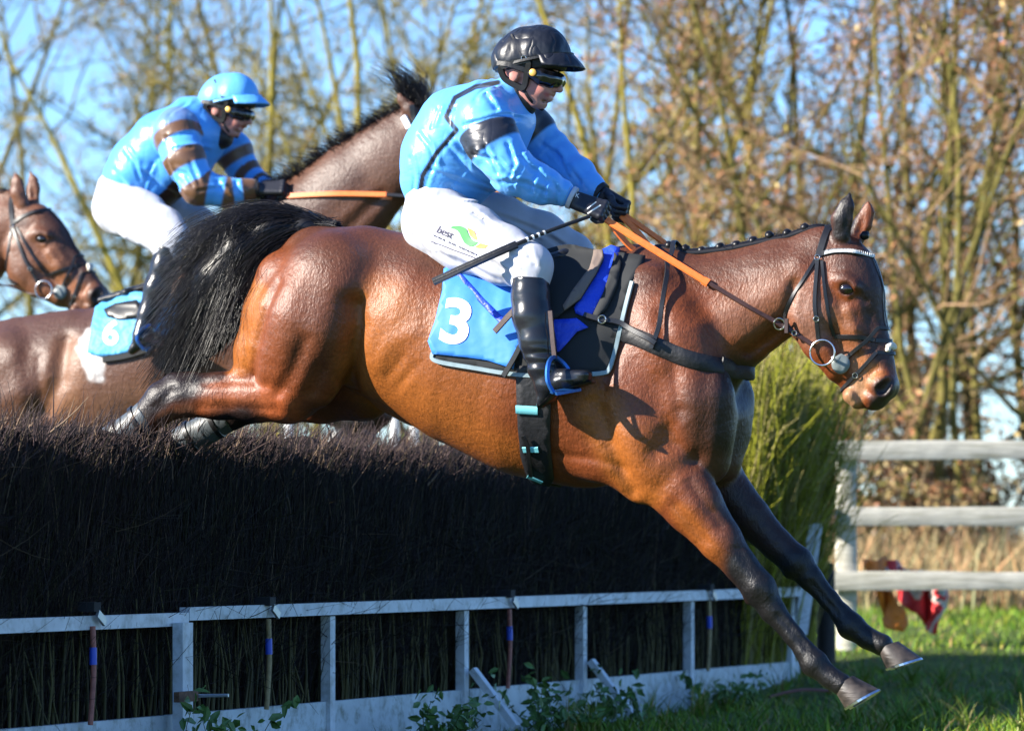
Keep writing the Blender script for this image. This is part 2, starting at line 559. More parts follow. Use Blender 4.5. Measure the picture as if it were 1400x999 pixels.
def drape(name, skin, poly, m, parent, off=.004, th=.004, step=8, mirror=False, px=ident, wr=0.0, vg=-.25, sm=2, flare=0.0):
    V2, Fc = fill_poly([px(*p) for p in poly], step)
    first = None
    for sd in ((-1, 1) if mirror else (-1,)):
        R = [skin.px(v.x, v.y, 0, sd, vg) for v in V2]
        A = [r[0] for r in R]; N = [r[1] for r in R]
        nb = [[] for _ in A]
        for f in Fc:
            for i in range(len(f)):
                nb[f[i]].append(f[i - 1]); nb[f[i - 1]].append(f[i])
        for _ in range(sm):
            N = [(N[i] + sum((N[j] for j in nb[i]), Vector())).normalized() for i in range(len(N))]
            D_ = [sum((A[j].y for j in nb[i]), 0.0) / max(1, len(nb[i])) for i in range(len(A))]
            A = [Vector((a.x, lerp(a.y, d, .6), a.z)) for a, d in zip(A, D_)]
        q = np.array([[a.x, 0, a.z] for a in A])
        w = wr * (vnoise(q, 26, 3) + .5 * vnoise(q * np.array([1.6, 1, .6]), 60, 5)) if wr else np.zeros(len(A))
        A = [a + n * (off + float(k)) for a, n, k in zip(A, N, w)]
        o = obj_py(name, (A, [tuple(f) for f in Fc]), m, parent)
        if th:
            md = o.modifiers.new('thick', 'SOLIDIFY'); md.thickness = th; md.offset = 0
        first = first or o
    return first

def text_geo(s, bold=0.0):
    c = bpy.data.curves.new('t', 'FONT'); c.body = s; c.offset = bold; c.resolution_u = 6
    c.align_x = 'CENTER'; c.align_y = 'CENTER'
    o = bpy.data.objects.new('t', c); COL.objects.link(o)
    dg = bpy.context.evaluated_depsgraph_get()
    me = bpy.data.meshes.new_from_object(o.evaluated_get(dg))
    bm = bmesh.new(); bm.from_mesh(me)
    bmesh.ops.remove_doubles(bm, verts=bm.verts, dist=1e-5)
    bmesh.ops.triangulate(bm, faces=bm.faces)
    for _ in range(2):
        bmesh.ops.subdivide_edges(bm, edges=[e for e in bm.edges if e.calc_length() > .12], cuts=1, use_grid_fill=True)
    bmesh.ops.triangulate(bm, faces=bm.faces)
    V = [(v.co.x, v.co.y) for v in bm.verts]; Fc = [tuple(v.index for v in f.verts) for f in bm.faces]
    bm.free(); bpy.data.objects.remove(o); bpy.data.curves.remove(c); bpy.data.meshes.remove(me)
    return V, Fc

def text_on(name, skin, s, center, size, ang, m, parent, off, bold=0.0, xs=1.0, vg=-.3, shear=0.0):
    """flat print: lettering laid on a surface; size = cap height in px"""
    V, Fc = text_geo(s, bold)
    k = size / .70; ca, sa = math.cos(ang), math.sin(ang)
    A = []
    for x, y in V:
        x = (x + shear * y) * k * xs; y = -y * k
        p, n = skin.px(center[0] + x * ca - y * sa, center[1] + x * sa + y * ca, off, -1, vg)
        A.append(p)
    return obj_py(name, (A, Fc), m, parent)

def strands(name, paths, r0, r1, m, parent, sides=3, kind=None, cols=None):
    """paths: array (n, k, 3); thin tapering hairs as one mesh"""
    paths = np.asarray(paths, np.float32); n, k, _ = paths.shape
    T = np.gradient(paths, axis=1); T /= np.linalg.norm(T, axis=2, keepdims=True) + 1e-9
    up = np.array([.31, .52, .8], np.float32)
    A = np.cross(T, up); A /= np.linalg.norm(A, axis=2, keepdims=True) + 1e-9
    B = np.cross(T, A)
    t = np.linspace(0, 1, k)[None, :, None]
    r0 = np.broadcast_to(np.asarray(r0, np.float32), (n,))[:, None, None]; r1 = np.broadcast_to(np.asarray(r1, np.float32), (n,))[:, None, None]
    R = (r0 + (r1 - r0) * t)
    g = np.arange(sides) * 2 * np.pi / sides
    V = paths[:, :, None, :] + R[..., None] * (np.cos(g)[None, None, :, None] * A[:, :, None, :] + np.sin(g)[None, None, :, None] * B[:, :, None, :])
    V = V.reshape(-1, 3)
    i = np.arange(n)[:, None, None] * (k * sides); j = np.arange(k - 1)[None, :, None] * sides; s = np.arange(sides)[None, None, :]
    s2 = (s + 1) % sides
    Q = np.stack(np.broadcast_arrays(i + j + s, i + j + s2, i + j + sides + s2, i + j + sides + s), -1).reshape(-1, 4)
    if cols is not None: cols = np.repeat(np.asarray(cols, np.float32), k * sides, axis=0)
    o = obj_np(name, V, Q, m, parent, cols=cols)
    if kind: o['kind'] = kind
    return o

# ------------------------------------------------------------------ horses
HEAD_AXIS = ((1140, 335), (1195, 535))
def head_prims(f, F, mp, ear_back=False):
    k = mp.k
    def C(pts, kk=.02, op='add', mirror=False):
        f.chain(F, [(*mp(p[0], p[1]), p[2] * k, *(p[3:])) for p in pts], kk, op, mirror)
    C([(1128, 352, 42, 0, .58), (1150, 372, 44, 0, .66), (1160, 402, 45, 0, .66), (1164, 445, 43, 0, .58), (1174, 485, 42, 0, .50), (1189, 520, 38, 0, .52)], .03)
    C([(1196, 466, 13, 0, .9), (1203, 500, 15, 0, .9), (1207, 522, 17, 0, 1.1)], .02)          # nasal bridge
    C([(1118, 400, 36, .055, .55), (1112, 432, 37, .06, .5), (1125, 462, 30, .055, .5)], .02, mirror=True)   # round cheek
    C([(1120, 470, 20, .045, .8), (1142, 505, 14, .03, 1.1)], .03, mirror=True)                 # jaw bars
    C([(1150, 380, 11, .088, .8), (1166, 392, 9, .09, .8)], .025, mirror=True)                  # brow
    C([(1160, 425, 7, .080, .7), (1166, 450, 6, .072, .7), (1172, 476, 5, .060, .8)], .022, mirror=True)     # facial crest
    C([(1206, 528, 17, .040, .9)], .025, mirror=True)                                           # nostril wing
    C([(1197, 545, 15, .012, 1.9)], .02)                                                        # upper lip
    C([(1166, 541, 13, 0, 1.9), (1172, 550, 9, 0, 2.2)], .015)                                  # chin
    C([(1190, 557, 5, .085, 1), (1170, 528, 4, .085, 1)], .008, 'sub', True)                     # mouth line
    C([(1216, 521, 6, .066, 1.1), (1206, 533, 8.5, .072, 1.1)], .010, 'sub', True)                     # nostrils
    C([(1146, 465, 9, .10, .8), (1178, 505, 7, .085, .8)], .03, 'sub', True)                     # hollow above the lip
    C([(1157, 395, 9.0, .098, .8)], .007, 'sub', True)
    C([(1146, 392, 4, .090, .8), (1156, 386, 4.5, .093, .7), (1167, 392, 4, .090, .8)], .006, mirror=True)
    C([(1148, 400, 3.5, .088, .8), (1158, 405, 3.5, .089, .7), (1166, 399, 3, .088, .8)], .006, mirror=True)                                           # eye socket
    Dn = lambda pts, w, d: f.dent(F, pts, w, d, -.07, 'both', mp)
    Dn([(1138, 452), (1150, 482)], 9, .008); Dn([(1142, 418), (1160, 466)], 5, -.004)
    Dn([(1150, 374)], 9, .006); Dn([(1186, 430), (1190, 475)], 9, .005); Dn([(1176, 415), (1183, 455)], 5, -.003)
    Dn([(1188, 512), (1198, 503)], 4, .005); Dn([(1180, 530), (1192, 540)], 4, .004); Dn([(1128, 440), (1134, 470)], 5, .004)
    Dn([(1096, 402), (1090, 430), (1100, 455)], 6, -.004); Dn([(1170, 400), (1182, 412)], 5, .004)
    if ear_back:
        E = [[(1131, 338, 12, .05, .6), (1126, 314, 13, .06, .5), (1122, 292, 8, .065, .45), (1121, 270, 2, .07, .45)]]
        for e in E: C(e, .01, mirror=True)
        return
    C([(1150, 322, 13, -.045, .75), (1151, 300, 14, -.055, .55), (1157, 282, 10, -.055, .5), (1162, 264, 2, -.05, .5)], .012)
    C([(1160, 312, 8, -.075, .5), (1162, 288, 6, -.078, .5)], .006, 'sub')
    C([(1170, 325, 13, .045, .75), (1180, 305, 12, .05, .55), (1186, 290, 8, .05, .5), (1187, 273, 2, .045, .5)], .012)
    C([(1176, 316, 7, .02, .8), (1180, 292, 5, .025, .7)], .006, 'sub')

def paint(F, V, base, spots):
    """spots: list of (points px, radius px, colour, strength); soft blends in the side plane"""
    x0, y0 = F.to_px_side(V, -np.abs(V[:, 1])); x1, y1 = F.to_px_side(V, V[:, 1])
    c = np.tile(np.array(base, np.float32), (len(V), 1))
    for pts, r, col, st in spots:
        d = np.full(len(V), 1e9)
        for i in range(max(1, len(pts) - 1)):
            a = np.array(pts[i], float); b = np.array(pts[min(i + 1, len(pts) - 1)], float); ba = b - a; L = ba @ ba
            for x, y in ((x0, y0), (x1, y1)):
                h = np.clip(((x - a[0]) * ba[0] + (y - a[1]) * ba[1]) / L, 0, 1) if L > 0 else 0
                d = np.minimum(d, np.hypot(x - a[0] - ba[0] * h, y - a[1] - ba[1] * h))
        w = smooth01(1.5 - d / r)[:, None] * st
        c = c * (1 - w) + np.array(col, np.float32) * w
    return c

def hoof_at(F, cor, sole, v, parent, name='hoof'):
    """cor: two px points of the coronet (heel, toe); sole: two px points of the ground face (heel, toe)"""
    c0, c1 = F.loc(*cor[0], v), F.loc(*cor[1], v); s0, s1 = F.loc(*sole[0], v), F.loc(*sole[1], v)
    rings = []
    n = 22
    def ring(a, b, wid, back=.85):
        c = (a + b) / 2; e = (b - a) / 2; out = []
        for i in range(n):
            g = 2 * math.pi * i / n
            cx = math.cos(g); cx = cx if cx > 0 else cx * back
            out.append(c + e * cx + Vector((0, 1, 0)) * (math.sin(g) * wid))
        return out
    st = [(0, .040), (.12, .044), (.4, .052), (.7, .057), (1, .061)]
    V = []; Q = []
    for t, w in st: V += ring(c0.lerp(s0, t), c1.lerp(s1, t), w)
    for r in range(len(st) - 1):
        for i in range(n):
            j = (i + 1) % n
            Q.append((r * n + i, r * n + j, (r + 1) * n + j, (r + 1) * n + i))
    Q.append(tuple(range(n))); Q.append(tuple(range((len(st) - 1) * n, len(st) * n)))
    h = obj_py(name, (V, Q), M['hoof'], parent)
    # the shoe: a rim under the wall
    dn = ((s0 - c0).normalized() + (s1 - c1).normalized()).normalized()
    V = []; Q = []
    e = (s1 - s0).normalized()
    for i in range(n + 1):
        g = -2.5 + 5.0 * i / n
        c = (s0 + s1) / 2
        for w, dd in ((1.02, .0), (1.02, .009), (.72, .009), (.72, .0)):
            V.append(c + (s1 - s0) / 2 * (math.cos(g) * w) + Vector((0, 1, 0)) * (math.sin(g) * .061 * w) + dn * (dd + .0015))
    for i in range(n):
        for k in range(4):
            l = (k + 1) % 4
            Q.append((i * 4 + k, i * 4 + l, i * 4 + 4 + l, i * 4 + 4 + k))
    Q.append((0, 1, 2, 3)); Q.append((n * 4 + 3, n * 4 + 2, n * 4 + 1, n * 4))
    obj_py('horseshoe', (V, Q), M['steel'], h, smooth=False)
    return h

def eye_at(F, mp, skin, parent):
    for sd in (-1, 1):
        x, y = mp(1157.5, 395)
        p = F.loc(x, y, -.085); p = Vector((p.x, sd * .0865, p.z))
        bm = bmesh.new(); bmesh.ops.create_uvsphere(bm, u_segments=18, v_segments=12, radius=.0262)
        me = bpy.data.meshes.new('eye'); bm.to_mesh(me); bm.free(); me.polygons.foreach_set('use_smooth', [True] * len(me.polygons))
        o = link('eye', me, M['eye'], parent); o.location = p; o.scale = (1.12, .9, .92)

BAY = (.145, .036, .009)

# ------------------------------------------------------------------ the leading horse
H1 = Frame(700, 16.6, 18)
def grid_for(F, x0, x1, y0, y1, v, h, fine=None):
    a = F.loc(x0, y1); b = F.loc(x1, y0)
    return Field((a.x, -v, a.z), (b.x, v, b.z), h, fine)

_fu = H1.loc(1065, 400).x
f = grid_for(H1, 60, 1290, 245, 990, .40, .0085, [(0, _fu, _fu + 1.0, .0055), (2, H1.loc(1150, 580).z, 3, .0065)])
# trunk
f.chain(H1, [(440, 400, 84, 0, .85), (500, 421, 102, 0, .82), (570, 444, 116, 0, .82), (650, 484, 123, 0, .83), (730, 508, 137, 0, .76), (800, 512, 147, 0, .66), (868, 492, 135, 0, .58), (920, 472, 100, 0, .62)], .06)
f.chain(H1, [(780, 385, 30, 0, .8), (868, 376, 27, 0, .7), (920, 372, 25, 0, .7)], .08)                                   # withers
f.chain(H1, [(430, 350, 38, .05, .9), (500, 352, 36, .06, 1.0), (580, 368, 34, .07, 1.0)], .05, mirror=True)        # loin and croup
# neck
f.chain(H1, [(915, 462, 86, 0, .62), (965, 440, 73, 0, .55), (1010, 421, 64, 0, .52), (1060, 396, 53, 0, .52), (1105, 368, 44, 0, .56)], .06)
f.chain(H1, [(905, 384, 20, 0, .6), (985, 365, 16, 0, .5), (1060, 345, 14, 0, .5), (1120, 332, 12, 0, .6)], .025)     # crest
f.chain(H1, [(935, 480, 42, .08, .6), (1000, 440, 34, .075, .5), (1060, 400, 25, .07, .5), (1095, 372, 18, .065, .6)], .05, mirror=True)  # brachiocephalic muscle
# shoulder
f.chain(H1, [(885, 400, 38, .12, .7), (915, 470, 56, .145, .62), (945, 550, 56, .145, .62), (955, 588, 46, .135, .7)], .04, mirror=True)
f.chain(H1, [(870, 520, 55, .175, .5), (872, 590, 58, .165, .58), (885, 640, 48, .150, .66), (876, 664, 22, .135, .8)], .025, mirror=True)  # triceps, elbow
f.chain(H1, [(800, 540, 60, .19, .5), (830, 610, 50, .15, .6)], .05, mirror=True)
f.chain(H1, [(965, 570, 44, .07, .9), (960, 625, 40, .08, .9)], .04, mirror=True)                                      # breast
# hindquarters, near side
f.chain(H1, [(455, 395, 80, -.13, .85), (428, 445, 84, -.15, .78), (408, 490, 70, -.15, .75), (398, 530, 44, -.145, .85), (392, 548, 27, -.14, .9)], .03)
f.chain(H1, [(468, 420, 42, -.20, .6), (452, 480, 44, -.19, .62), (428, 525, 34, -.17, .7)], .022)                       # quadriceps
f.chain(H1, [(392, 385, 44, -.12, .9), (372, 430, 40, -.125, .9), (352, 480, 32, -.13, .85), (338, 515, 22, -.13, .8)], .022)  # hamstring
f.chain(H1, [(398, 542, 34, -.14, .85), (350, 541, 34, -.135, .8), (300, 541, 30, -.13, .78), (258, 542, 28, -.13, .72)], .03)   # gaskin
f.chain(H1, [(300, 528, 12, -.13, .7), (262, 522, 11, -.13, .6), (236, 521, 12, -.13, .7)], .02)                          # tendon to the hock
f.chain(H1, [(400, 552, 15, -.18, .9)], .02)                                                                              # stifle
f.chain(H1, [(246, 541, 28, -.13, .72), (224, 549, 27, -.13, .72), (206, 566, 22, -.13, .75), (185, 583, 17, -.13, .8), (160, 600, 16, -.13, .85), (140, 614, 19, -.13, .85), (118, 622, 14, -.13, .9), (100, 630, 16, -.13, 1)], .02)
# far hind leg, further forward
f.chain(H1, [(460, 395, 78, .13, .85), (470, 450, 82, .15, .75), (490, 505, 66, .15, .75), (500, 540, 34, .145, .85)], .03)
f.chain(H1, [(498, 538, 34, .14, .85), (440, 545, 33, .14, .8), (390, 548, 29, .14, .75), (345, 552, 25, .14, .75), (318, 565, 21, .14, .75), (285, 585, 17, .14, .8), (250, 603, 16, .14, .85), (228, 615, 19, .14, .85), (205, 622, 14, .14, .9), (188, 630, 15, .14, 1)], .02)
f.chain(H1, [(530, 545, 16, 0, .9), (560, 562, 14, 0, .9)], .04)                                                          # sheath
# forelegs
f.chain(H1, [(905, 640, 49, -.145, .72), (948, 690, 40, -.14, .75), (985, 738, 29.5, -.135, .8), (1012, 772, 22.5, -.13, .85), (1038, 804, 23, -.125, .9), (1056, 834, 17, -.122, .85), (1085, 869, 13.2, -.12, .8), (1101, 890, 14, -.118, .85), (1113, 906, 18.5, -.117, .85), (1134, 925, 14.5, -.116, .95), (1150, 935, 15.5, -.115, 1.1)], .014)
f.chain(H1, [(925, 640, 34, -.165, .6), (955, 685, 26, -.165, .6)], .02)
f.chain(H1, [(1030, 800, 8, -.145, .9), (1036, 818, 8, -.145, .9)], .012)
f.chain(H1, [(1026, 818, 9, -.122, .8)], .012)
f.chain(H1, [(930, 615, 55, .135, .72), (975, 652, 40, .14, .75), (1025, 706, 28, .135, .8), (1062, 744, 22, .13, .85), (1090, 769, 22.5, .125, .9), (1108, 790, 16.8, .122, .85), (1134, 820, 13.2, .12, .8), (1151, 840, 14, .118, .85), (1163, 855, 18.5, .117, .85), (1186, 872, 14.5, .116, .95), (1206, 881, 15.5, .115, 1.1)], .014)
f.chain(H1, [(1079, 782, 9, .122, .8)], .012)
# muscle relief
D1 = lambda pts, w, d, vg=-.2, sides='near': f.dent(H1, pts, w, d, vg, sides)
D1([(496, 418), (499, 445), (484, 490), (474, 520)], 13, .026)                 # flank edge of the thigh
D1([(392, 388), (376, 430), (358, 485), (350, 512)], 8, .013)                  # hamstring groove
D1([(352, 400), (342, 460), (330, 505)], 10, -.006)
D1([(432, 470), (408, 515), (388, 538)], 10, .012)
D1([(448, 505), (432, 535)], 8, .008)
D1([(470, 400), (455, 470)], 22, -.010)
D1([(415, 400), (400, 470)], 22, -.008)
D1([(398, 556), (392, 548)], 10, -.008)
D1([(372, 528), (330, 520), (280, 524)], 7, .008)
D1([(380, 560), (320, 556), (270, 556)], 6, .006)
D1([(500, 350)], 24, -.005)                                                   # point of hip
D1([(525, 410), (535, 380)], 18, .005)
D1([(520, 500), (545, 470), (575, 455)], 12, -.006)
D1([(535, 515), (560, 490)], 7, .005); D1([(548, 528), (580, 500)], 7, .005)
for i in (0, 1, 3):
    x = 572 + i * 27
    D1([(x + 12, 425 + i * 5), (x + 16, 480 + i * 7), (x - 6, 540 + i * 12)], 8, .0016, -.28)
D1([(905, 430), (925, 500), (932, 560)], 9, .009)
D1([(880, 430), (900, 500)], 16, -.006)
D1([(848, 470), (822, 550), (846, 620), (866, 668)], 12, .018)                 # behind the triceps
D1([(938, 565), (912, 592), (900, 618)], 11, .006)
D1([(868, 540), (880, 620)], 24, -.012)
D1([(966, 505), (968, 560), (960, 615), (945, 640)], 12, .008)                 # breast groove
D1([(905, 668), (930, 640), (950, 625)], 10, .006)
D1([(760, 620), (820, 628), (860, 640)], 6, .006)
D1([(1092, 405), (1050, 448), (1010, 478)], 9, .013)                           # jugular groove
D1([(1060, 372), (1000, 400), (950, 420)], 16, .006)
D1([(1078, 388), (1071, 425), (1080, 452)], 8, .016)                           # behind the jaw
D1([(945, 660), (985, 720)], 6, .007); D1([(925, 690), (965, 740)], 6, .006)
D1([(1006, 750), (1018, 770)], 5, .006); D1([(1030, 800)], 8, -.005); D1([(1048, 812)], 8, -.004)
D1([(1060, 842), (1098, 886)], 4, .006)
D1([(1120, 905), (1128, 915)], 5, .004)
f.dent(H1, [(1112, 796), (1148, 838)], 4, .006, .12, 'far')
D1([(232, 535), (215, 555)], 7, .008); D1([(240, 520)], 8, -.004)
head_prims(f, H1, ident)
V1, Q1 = f.mesh(1)
SK1 = Skin(H1, V1, Q1)
DARK = (.050, .019, .010); BLK = (.006, .0055, .006); TAN = (.28, .085, .013); LIGHT = (.34, .15, .055)
c = paint(H1, V1, BAY, [
    ([(430, 320), (560, 330), (700, 370), (880, 360), (1000, 345), (1110, 320)], 42, DARK, .75),
    ([(470, 380), (430, 470)], 45, (.095, .032, .014), .7),
    ([(350, 400), (335, 470), (325, 500)], 16, TAN, .9),
    ([(520, 420), (500, 500), (560, 560), (640, 610), (700, 640)], 40, TAN, .75),
    ([(560, 470), (620, 540)], 60, (.24, .075, .014), .6),
    ([(820, 560), (860, 640), (880, 670)], 30, TAN, .85),
    ([(890, 600), (900, 640)], 30, (.20, .055, .011), .7),
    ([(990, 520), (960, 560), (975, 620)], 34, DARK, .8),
    ([(1015, 520), (1000, 590)], 36, (.012, .006, .005), .95),  # breast shade painted into the coat, darker than the hair itself
    ([(930, 700), (985, 770)], 14, TAN, .5),
    ([(960, 660), (1010, 730)], 22, DARK, .6),
    ([(1018, 775), (1085, 880), (1150, 935)], 36, BLK, 1.0),
    ([(1020, 690), (1090, 770), (1205, 885)], 36, BLK, 1.0),
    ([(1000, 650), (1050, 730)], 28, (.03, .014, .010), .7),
    ([(400, 560), (360, 545)], 20, (.27, .065, .018), .8),
    ([(340, 545), (300, 545)], 28, (.20, .055, .018), .8),
    ([(250, 525), (222, 530), (150, 600), (90, 630)], 30, BLK, .95),
    ([(270, 515), (300, 512)], 9, BLK, .8),
    ([(255, 565), (225, 575)], 12, (.09, .04, .022), .8),
    ([(330, 575), (190, 630)], 24, BLK, .95),
    ([(480, 560), (420, 560)], 12, DARK, .5),
    ([(1010, 430), (1070, 400)], 34, (.165, .068, .034), .6),
    ([(1110, 430), (1110, 450)], 26, (.20, .10, .065), .6),
    ([(1190, 370), (1200, 440), (1208, 480)], 22, (.022, .010, .008), .9),
    ([(1160, 365), (1170, 345)], 22, (.05, .022, .014), .8),
    ([(1150, 430), (1160, 470)], 16, (.20, .075, .030), .7),
    ([(1192, 512), (1178, 500)], 15, (.34, .13, .045), .85),
    ([(1163, 548), (1172, 530)], 13, (.38, .20, .10), .85),
    ([(1205, 530), (1222, 530), (1200, 552)], 13, (.020, .014, .013), .95),
    ([(1150, 318), (1158, 262)], 15, (.010, .007, .007), 1.0),
    ([(1157, 395)], 9, (.012, .008, .008), .9),
])
horse1 = thing('racehorse', 'bay racehorse with plaited mane landing over the birch fence, wearing number 3', 'horse', H1)
body1 = obj_np('body', V1, Q1, M['coat'], horse1, cols=c)
hoof_at(H1, ((1139, 945), (1166, 923)), ((1152, 970), (1201, 941)), -.115, horse1)
hoof_at(H1, ((1197, 888), (1228, 876)), ((1208, 915), (1259, 898)), .115, horse1)
hoof_at(H1, ((112, 636), (96, 622)), ((84, 660), (66, 640)), -.13, horse1)
hoof_at(H1, ((200, 638), (184, 622)), ((172, 660), (154, 642)), .14, horse1)
eye_at(H1, ident, SK1, horse1)
# plaited mane: a dark crest roll and a row of bobbles
for i, (x, y) in enumerate([(915, 349), (937, 345), (959.5, 342), (984, 335), (1007, 330.5), (1029.5, 326), (1052, 320), (1076, 314), (1100.6, 309), (1182, 322)]):
    bm = bmesh.new(); bmesh.ops.create_icosphere(bm, subdivisions=2, radius=.019)
    for v in bm.verts:
        v.co *= 1 + .14 * math.sin(v.co.x * 260 + i) * math.sin(v.co.z * 300 + 2 * i)
    me = bpy.data.meshes.new('plait'); bm.to_mesh(me); bm.free(); me.polygons.foreach_set('use_smooth', [True] * len(me.polygons))
    o = link('mane_plait', me, M['hair'], horse1); p = H1.loc(x, y, 0)
    if x < 1150:
        hh = SK1.b.ray_cast(Vector((p.x, 0, p.z + .3)), Vector((0, 0, -1))); p.z = hh[0].z + .010
    o.location = p
def crest_at(x, dz=0.0):
    p = H1.loc(x, 330, 0); hh = SK1.b.ray_cast(Vector((p.x, 0, p.z + .3)), Vector((0, 0, -1))); return Vector((p.x, 0, hh[0].z + dz))
P = resample([crest_at(x, -.004) for x in (895, 915, 940, 985, 1030, 1076, 1110, 1128)], 6)
obj_py('mane', tube_geo(P, [.010 + .011 * math.sin(i / (len(P) - 1) * math.pi) ** .5 for i in range(len(P))], 8), M['hair'], horse1)
pp = []
for i in range(260):
    t = rng.uniform(0, 1); x = lerp(900, 1150, t); y = np.interp(x, [895, 940, 985, 1030, 1076, 1128, 1160], [350, 346, 337, 328, 317, 312, 322])
    a = np.array(crest_at(x)) + np.array([0, rng.normal(0, .008), 0]); l = rng.uniform(.012, .035)
    d = np.array([rng.normal(-.2, .5), rng.normal(0, .4), 1]); pp.append([a, a + d * l * .5, a + d * l + np.array([rng.normal(0, .008), 0, -.003])])
strands('mane_wisp', pp, .0011, .0003, M['hair'], horse1, kind='stuff')

# the streaming tail
def bez(a, b, c_, d, t):
    return a * (1 - t) ** 3 + 3 * b * t * (1 - t) ** 2 + 3 * c_ * t ** 2 * (1 - t) + d * t ** 3
def tail_strands(F, n, root, ctrl, ends, spread, k=14):
    out = []
    t = np.linspace(0, 1, k)[:, None]
    for i in range(n):
        w = rng.uniform(0, 1); e = w * (len(ends) - 1); j = min(int(e), len(ends) - 2); q = e - j
        E = np.array(ends[j]) * (1 - q) + np.array(ends[j + 1]) * q
        C1 = np.array(ctrl[0][0]) * (1 - w) + np.array(ctrl[0][1]) * w
        C2 = np.array(ctrl[1][0]) * (1 - w) + np.array(ctrl[1][1]) * w
        sh = rng.uniform(.55, 1.10)
        v = rng.normal(0, spread)
        R = np.array(root) + rng.normal(0, 5, 2)
        a = np.array(F.loc(*R, rng.normal(0, .022))); b = np.array(F.loc(*(C1 + rng.normal(0, 6, 2)), v * .35))
        c2 = np.array(F.loc(*(C2 + rng.normal(0, 9, 2)), v * .8)); d = np.array(F.loc(*(R + (E - R) * sh + rng.normal(0, 9, 2)), v * 1.3))
        p = bez(a, b, c2, d, t)
        ph = w * 17 + rng.normal(0, .5); fr = 5 + rng.normal(0, .6)
        p = p + (np.sin(t * fr + ph) * t * np.array([[.014, .020, .016]])) + rng.normal(0, 1, (1, 3)) * t * .007
        out.append(p)
    return out
core = grid_for(H1, 205, 480, 270, 540, .2, .010)
core.chain(H1, [(458, 322, 13, 0, 1), (420, 312, 20, 0, 1), (375, 318, 30, 0, 1), (335, 345, 38, 0, 1), (308, 385, 44, 0, .9), (296, 425, 38, 0, .9), (280, 462, 24, 0, .8), (262, 490, 10, 0, .7)], .04)
tv, tq = core.mesh(2)
tail1 = obj_np('tail', tv, tq, M['hair'], horse1)
ends = [(262, 322), (226, 372), (216, 420), (222, 470), (216, 520), (240, 512), (275, 490), (310, 470), (338, 440)]
st = tail_strands(H1, 5200, (456, 316), [((400, 278), (408, 322)), ((300, 268), (362, 370))], ends, .075)
strands('tail_hair', st, .0017, .0006, M['hair'], tail1, kind='stuff')

# ------------------------------------------------------------------ jockeys
SKY = (.10, .37, .84); NAVY = (.010, .012, .022); BROWN = (.13, .062, .030)

def folds(V, F, amp, seeds):
    return V

def build_head(F, mp, f):
    """face, skull, ear and neck in photo px of the leading jockey, moved by mp"""
    k = mp.k
    def C(pts, kk=.012, op='add', mirror=False):
        f.chain(F, [(*mp(p[0], p[1]), p[2] * k, *(p[3:])) for p in pts], kk, op, mirror)
    C([(716, 86, 38, 0, .78), (728, 92, 34, 0, .80)], .02)
    C([(738, 106, 25, 0, .88), (735, 122, 21, 0, .95), (729, 132, 15, 0, 1.25)], .02)
    C([(739, 141.5, 9, 0, 1.5)], .02)                                       # chin
    C([(742, 119, 12, .032, .8)], .018, mirror=True)                         # cheekbone
    C([(718, 124, 10, .045, .6), (728, 138, 7, .025, .8)], .02, mirror=True)  # jaw
    C([(757, 105, 5.5, 0, .8), (762, 115, 5.5, 0, .85), (765, 122.5, 5.2, 0, 1.0)], .010)   # nose
    C([(757, 123, 3.6, .012, 1)], .006, mirror=True)
    C([(753, 128.8, 4.4, 0, 3.2)], .008)                                   # lips
    C([(750.5, 135, 4.6, 0, 2.8)], .008)
    C([(756, 132, 1.7, 0, 9.0)], .004, 'sub')
    C([(745, 139, 2.2, 0, 5)], .010, 'sub')
    C([(752, 105, 7, .030, 1)], .012, 'sub', True)                           # eye sockets
    C([(703, 96, 8.5, .078, .35), (702, 105, 6.5, .076, .4), (700, 112, 4.5, .072, .5)], .006, mirror=True)   # ear
    C([(704, 100, 4.0, .092, .6)], .006, 'sub', True)
    C([(708, 125, 21, 0, .95), (692, 150, 27, 0, 1.0)], .02)                 # neck

def skin_cols(F, V, mp):
    x, y = F.to_px(V)
    c = np.tile(np.array((.46, .215, .17), np.float32), (len(V), 1))
    def spot(p, r, col, st):
        nonlocal c
        q = mp(*p); d = np.hypot(x - q[0], y - q[1]) / (r * mp.k)
        w = (np.exp(-d ** 2) * st)[:, None]; c = c * (1 - w) + np.array(col) * w
    spot((738, 122), 9, (.52, .15, .13), .7); spot((761, 122), 4, (.50, .15, .13), .6)
    spot((752, 131), 4, (.42, .09, .09), .9); spot((703, 102), 9, (.62, .20, .16), .8)
    spot((735, 140), 6, (.40, .20, .16), .4)
    return c

def finger(f, P, r, k=.006):
    for i in range(len(P) - 1):
        a, b = P[i], P[i + 1]
        f.cap(a, b, r * (1 - .06 * i), r * (1 - .06 * (i + 1)), 1, 1, k)

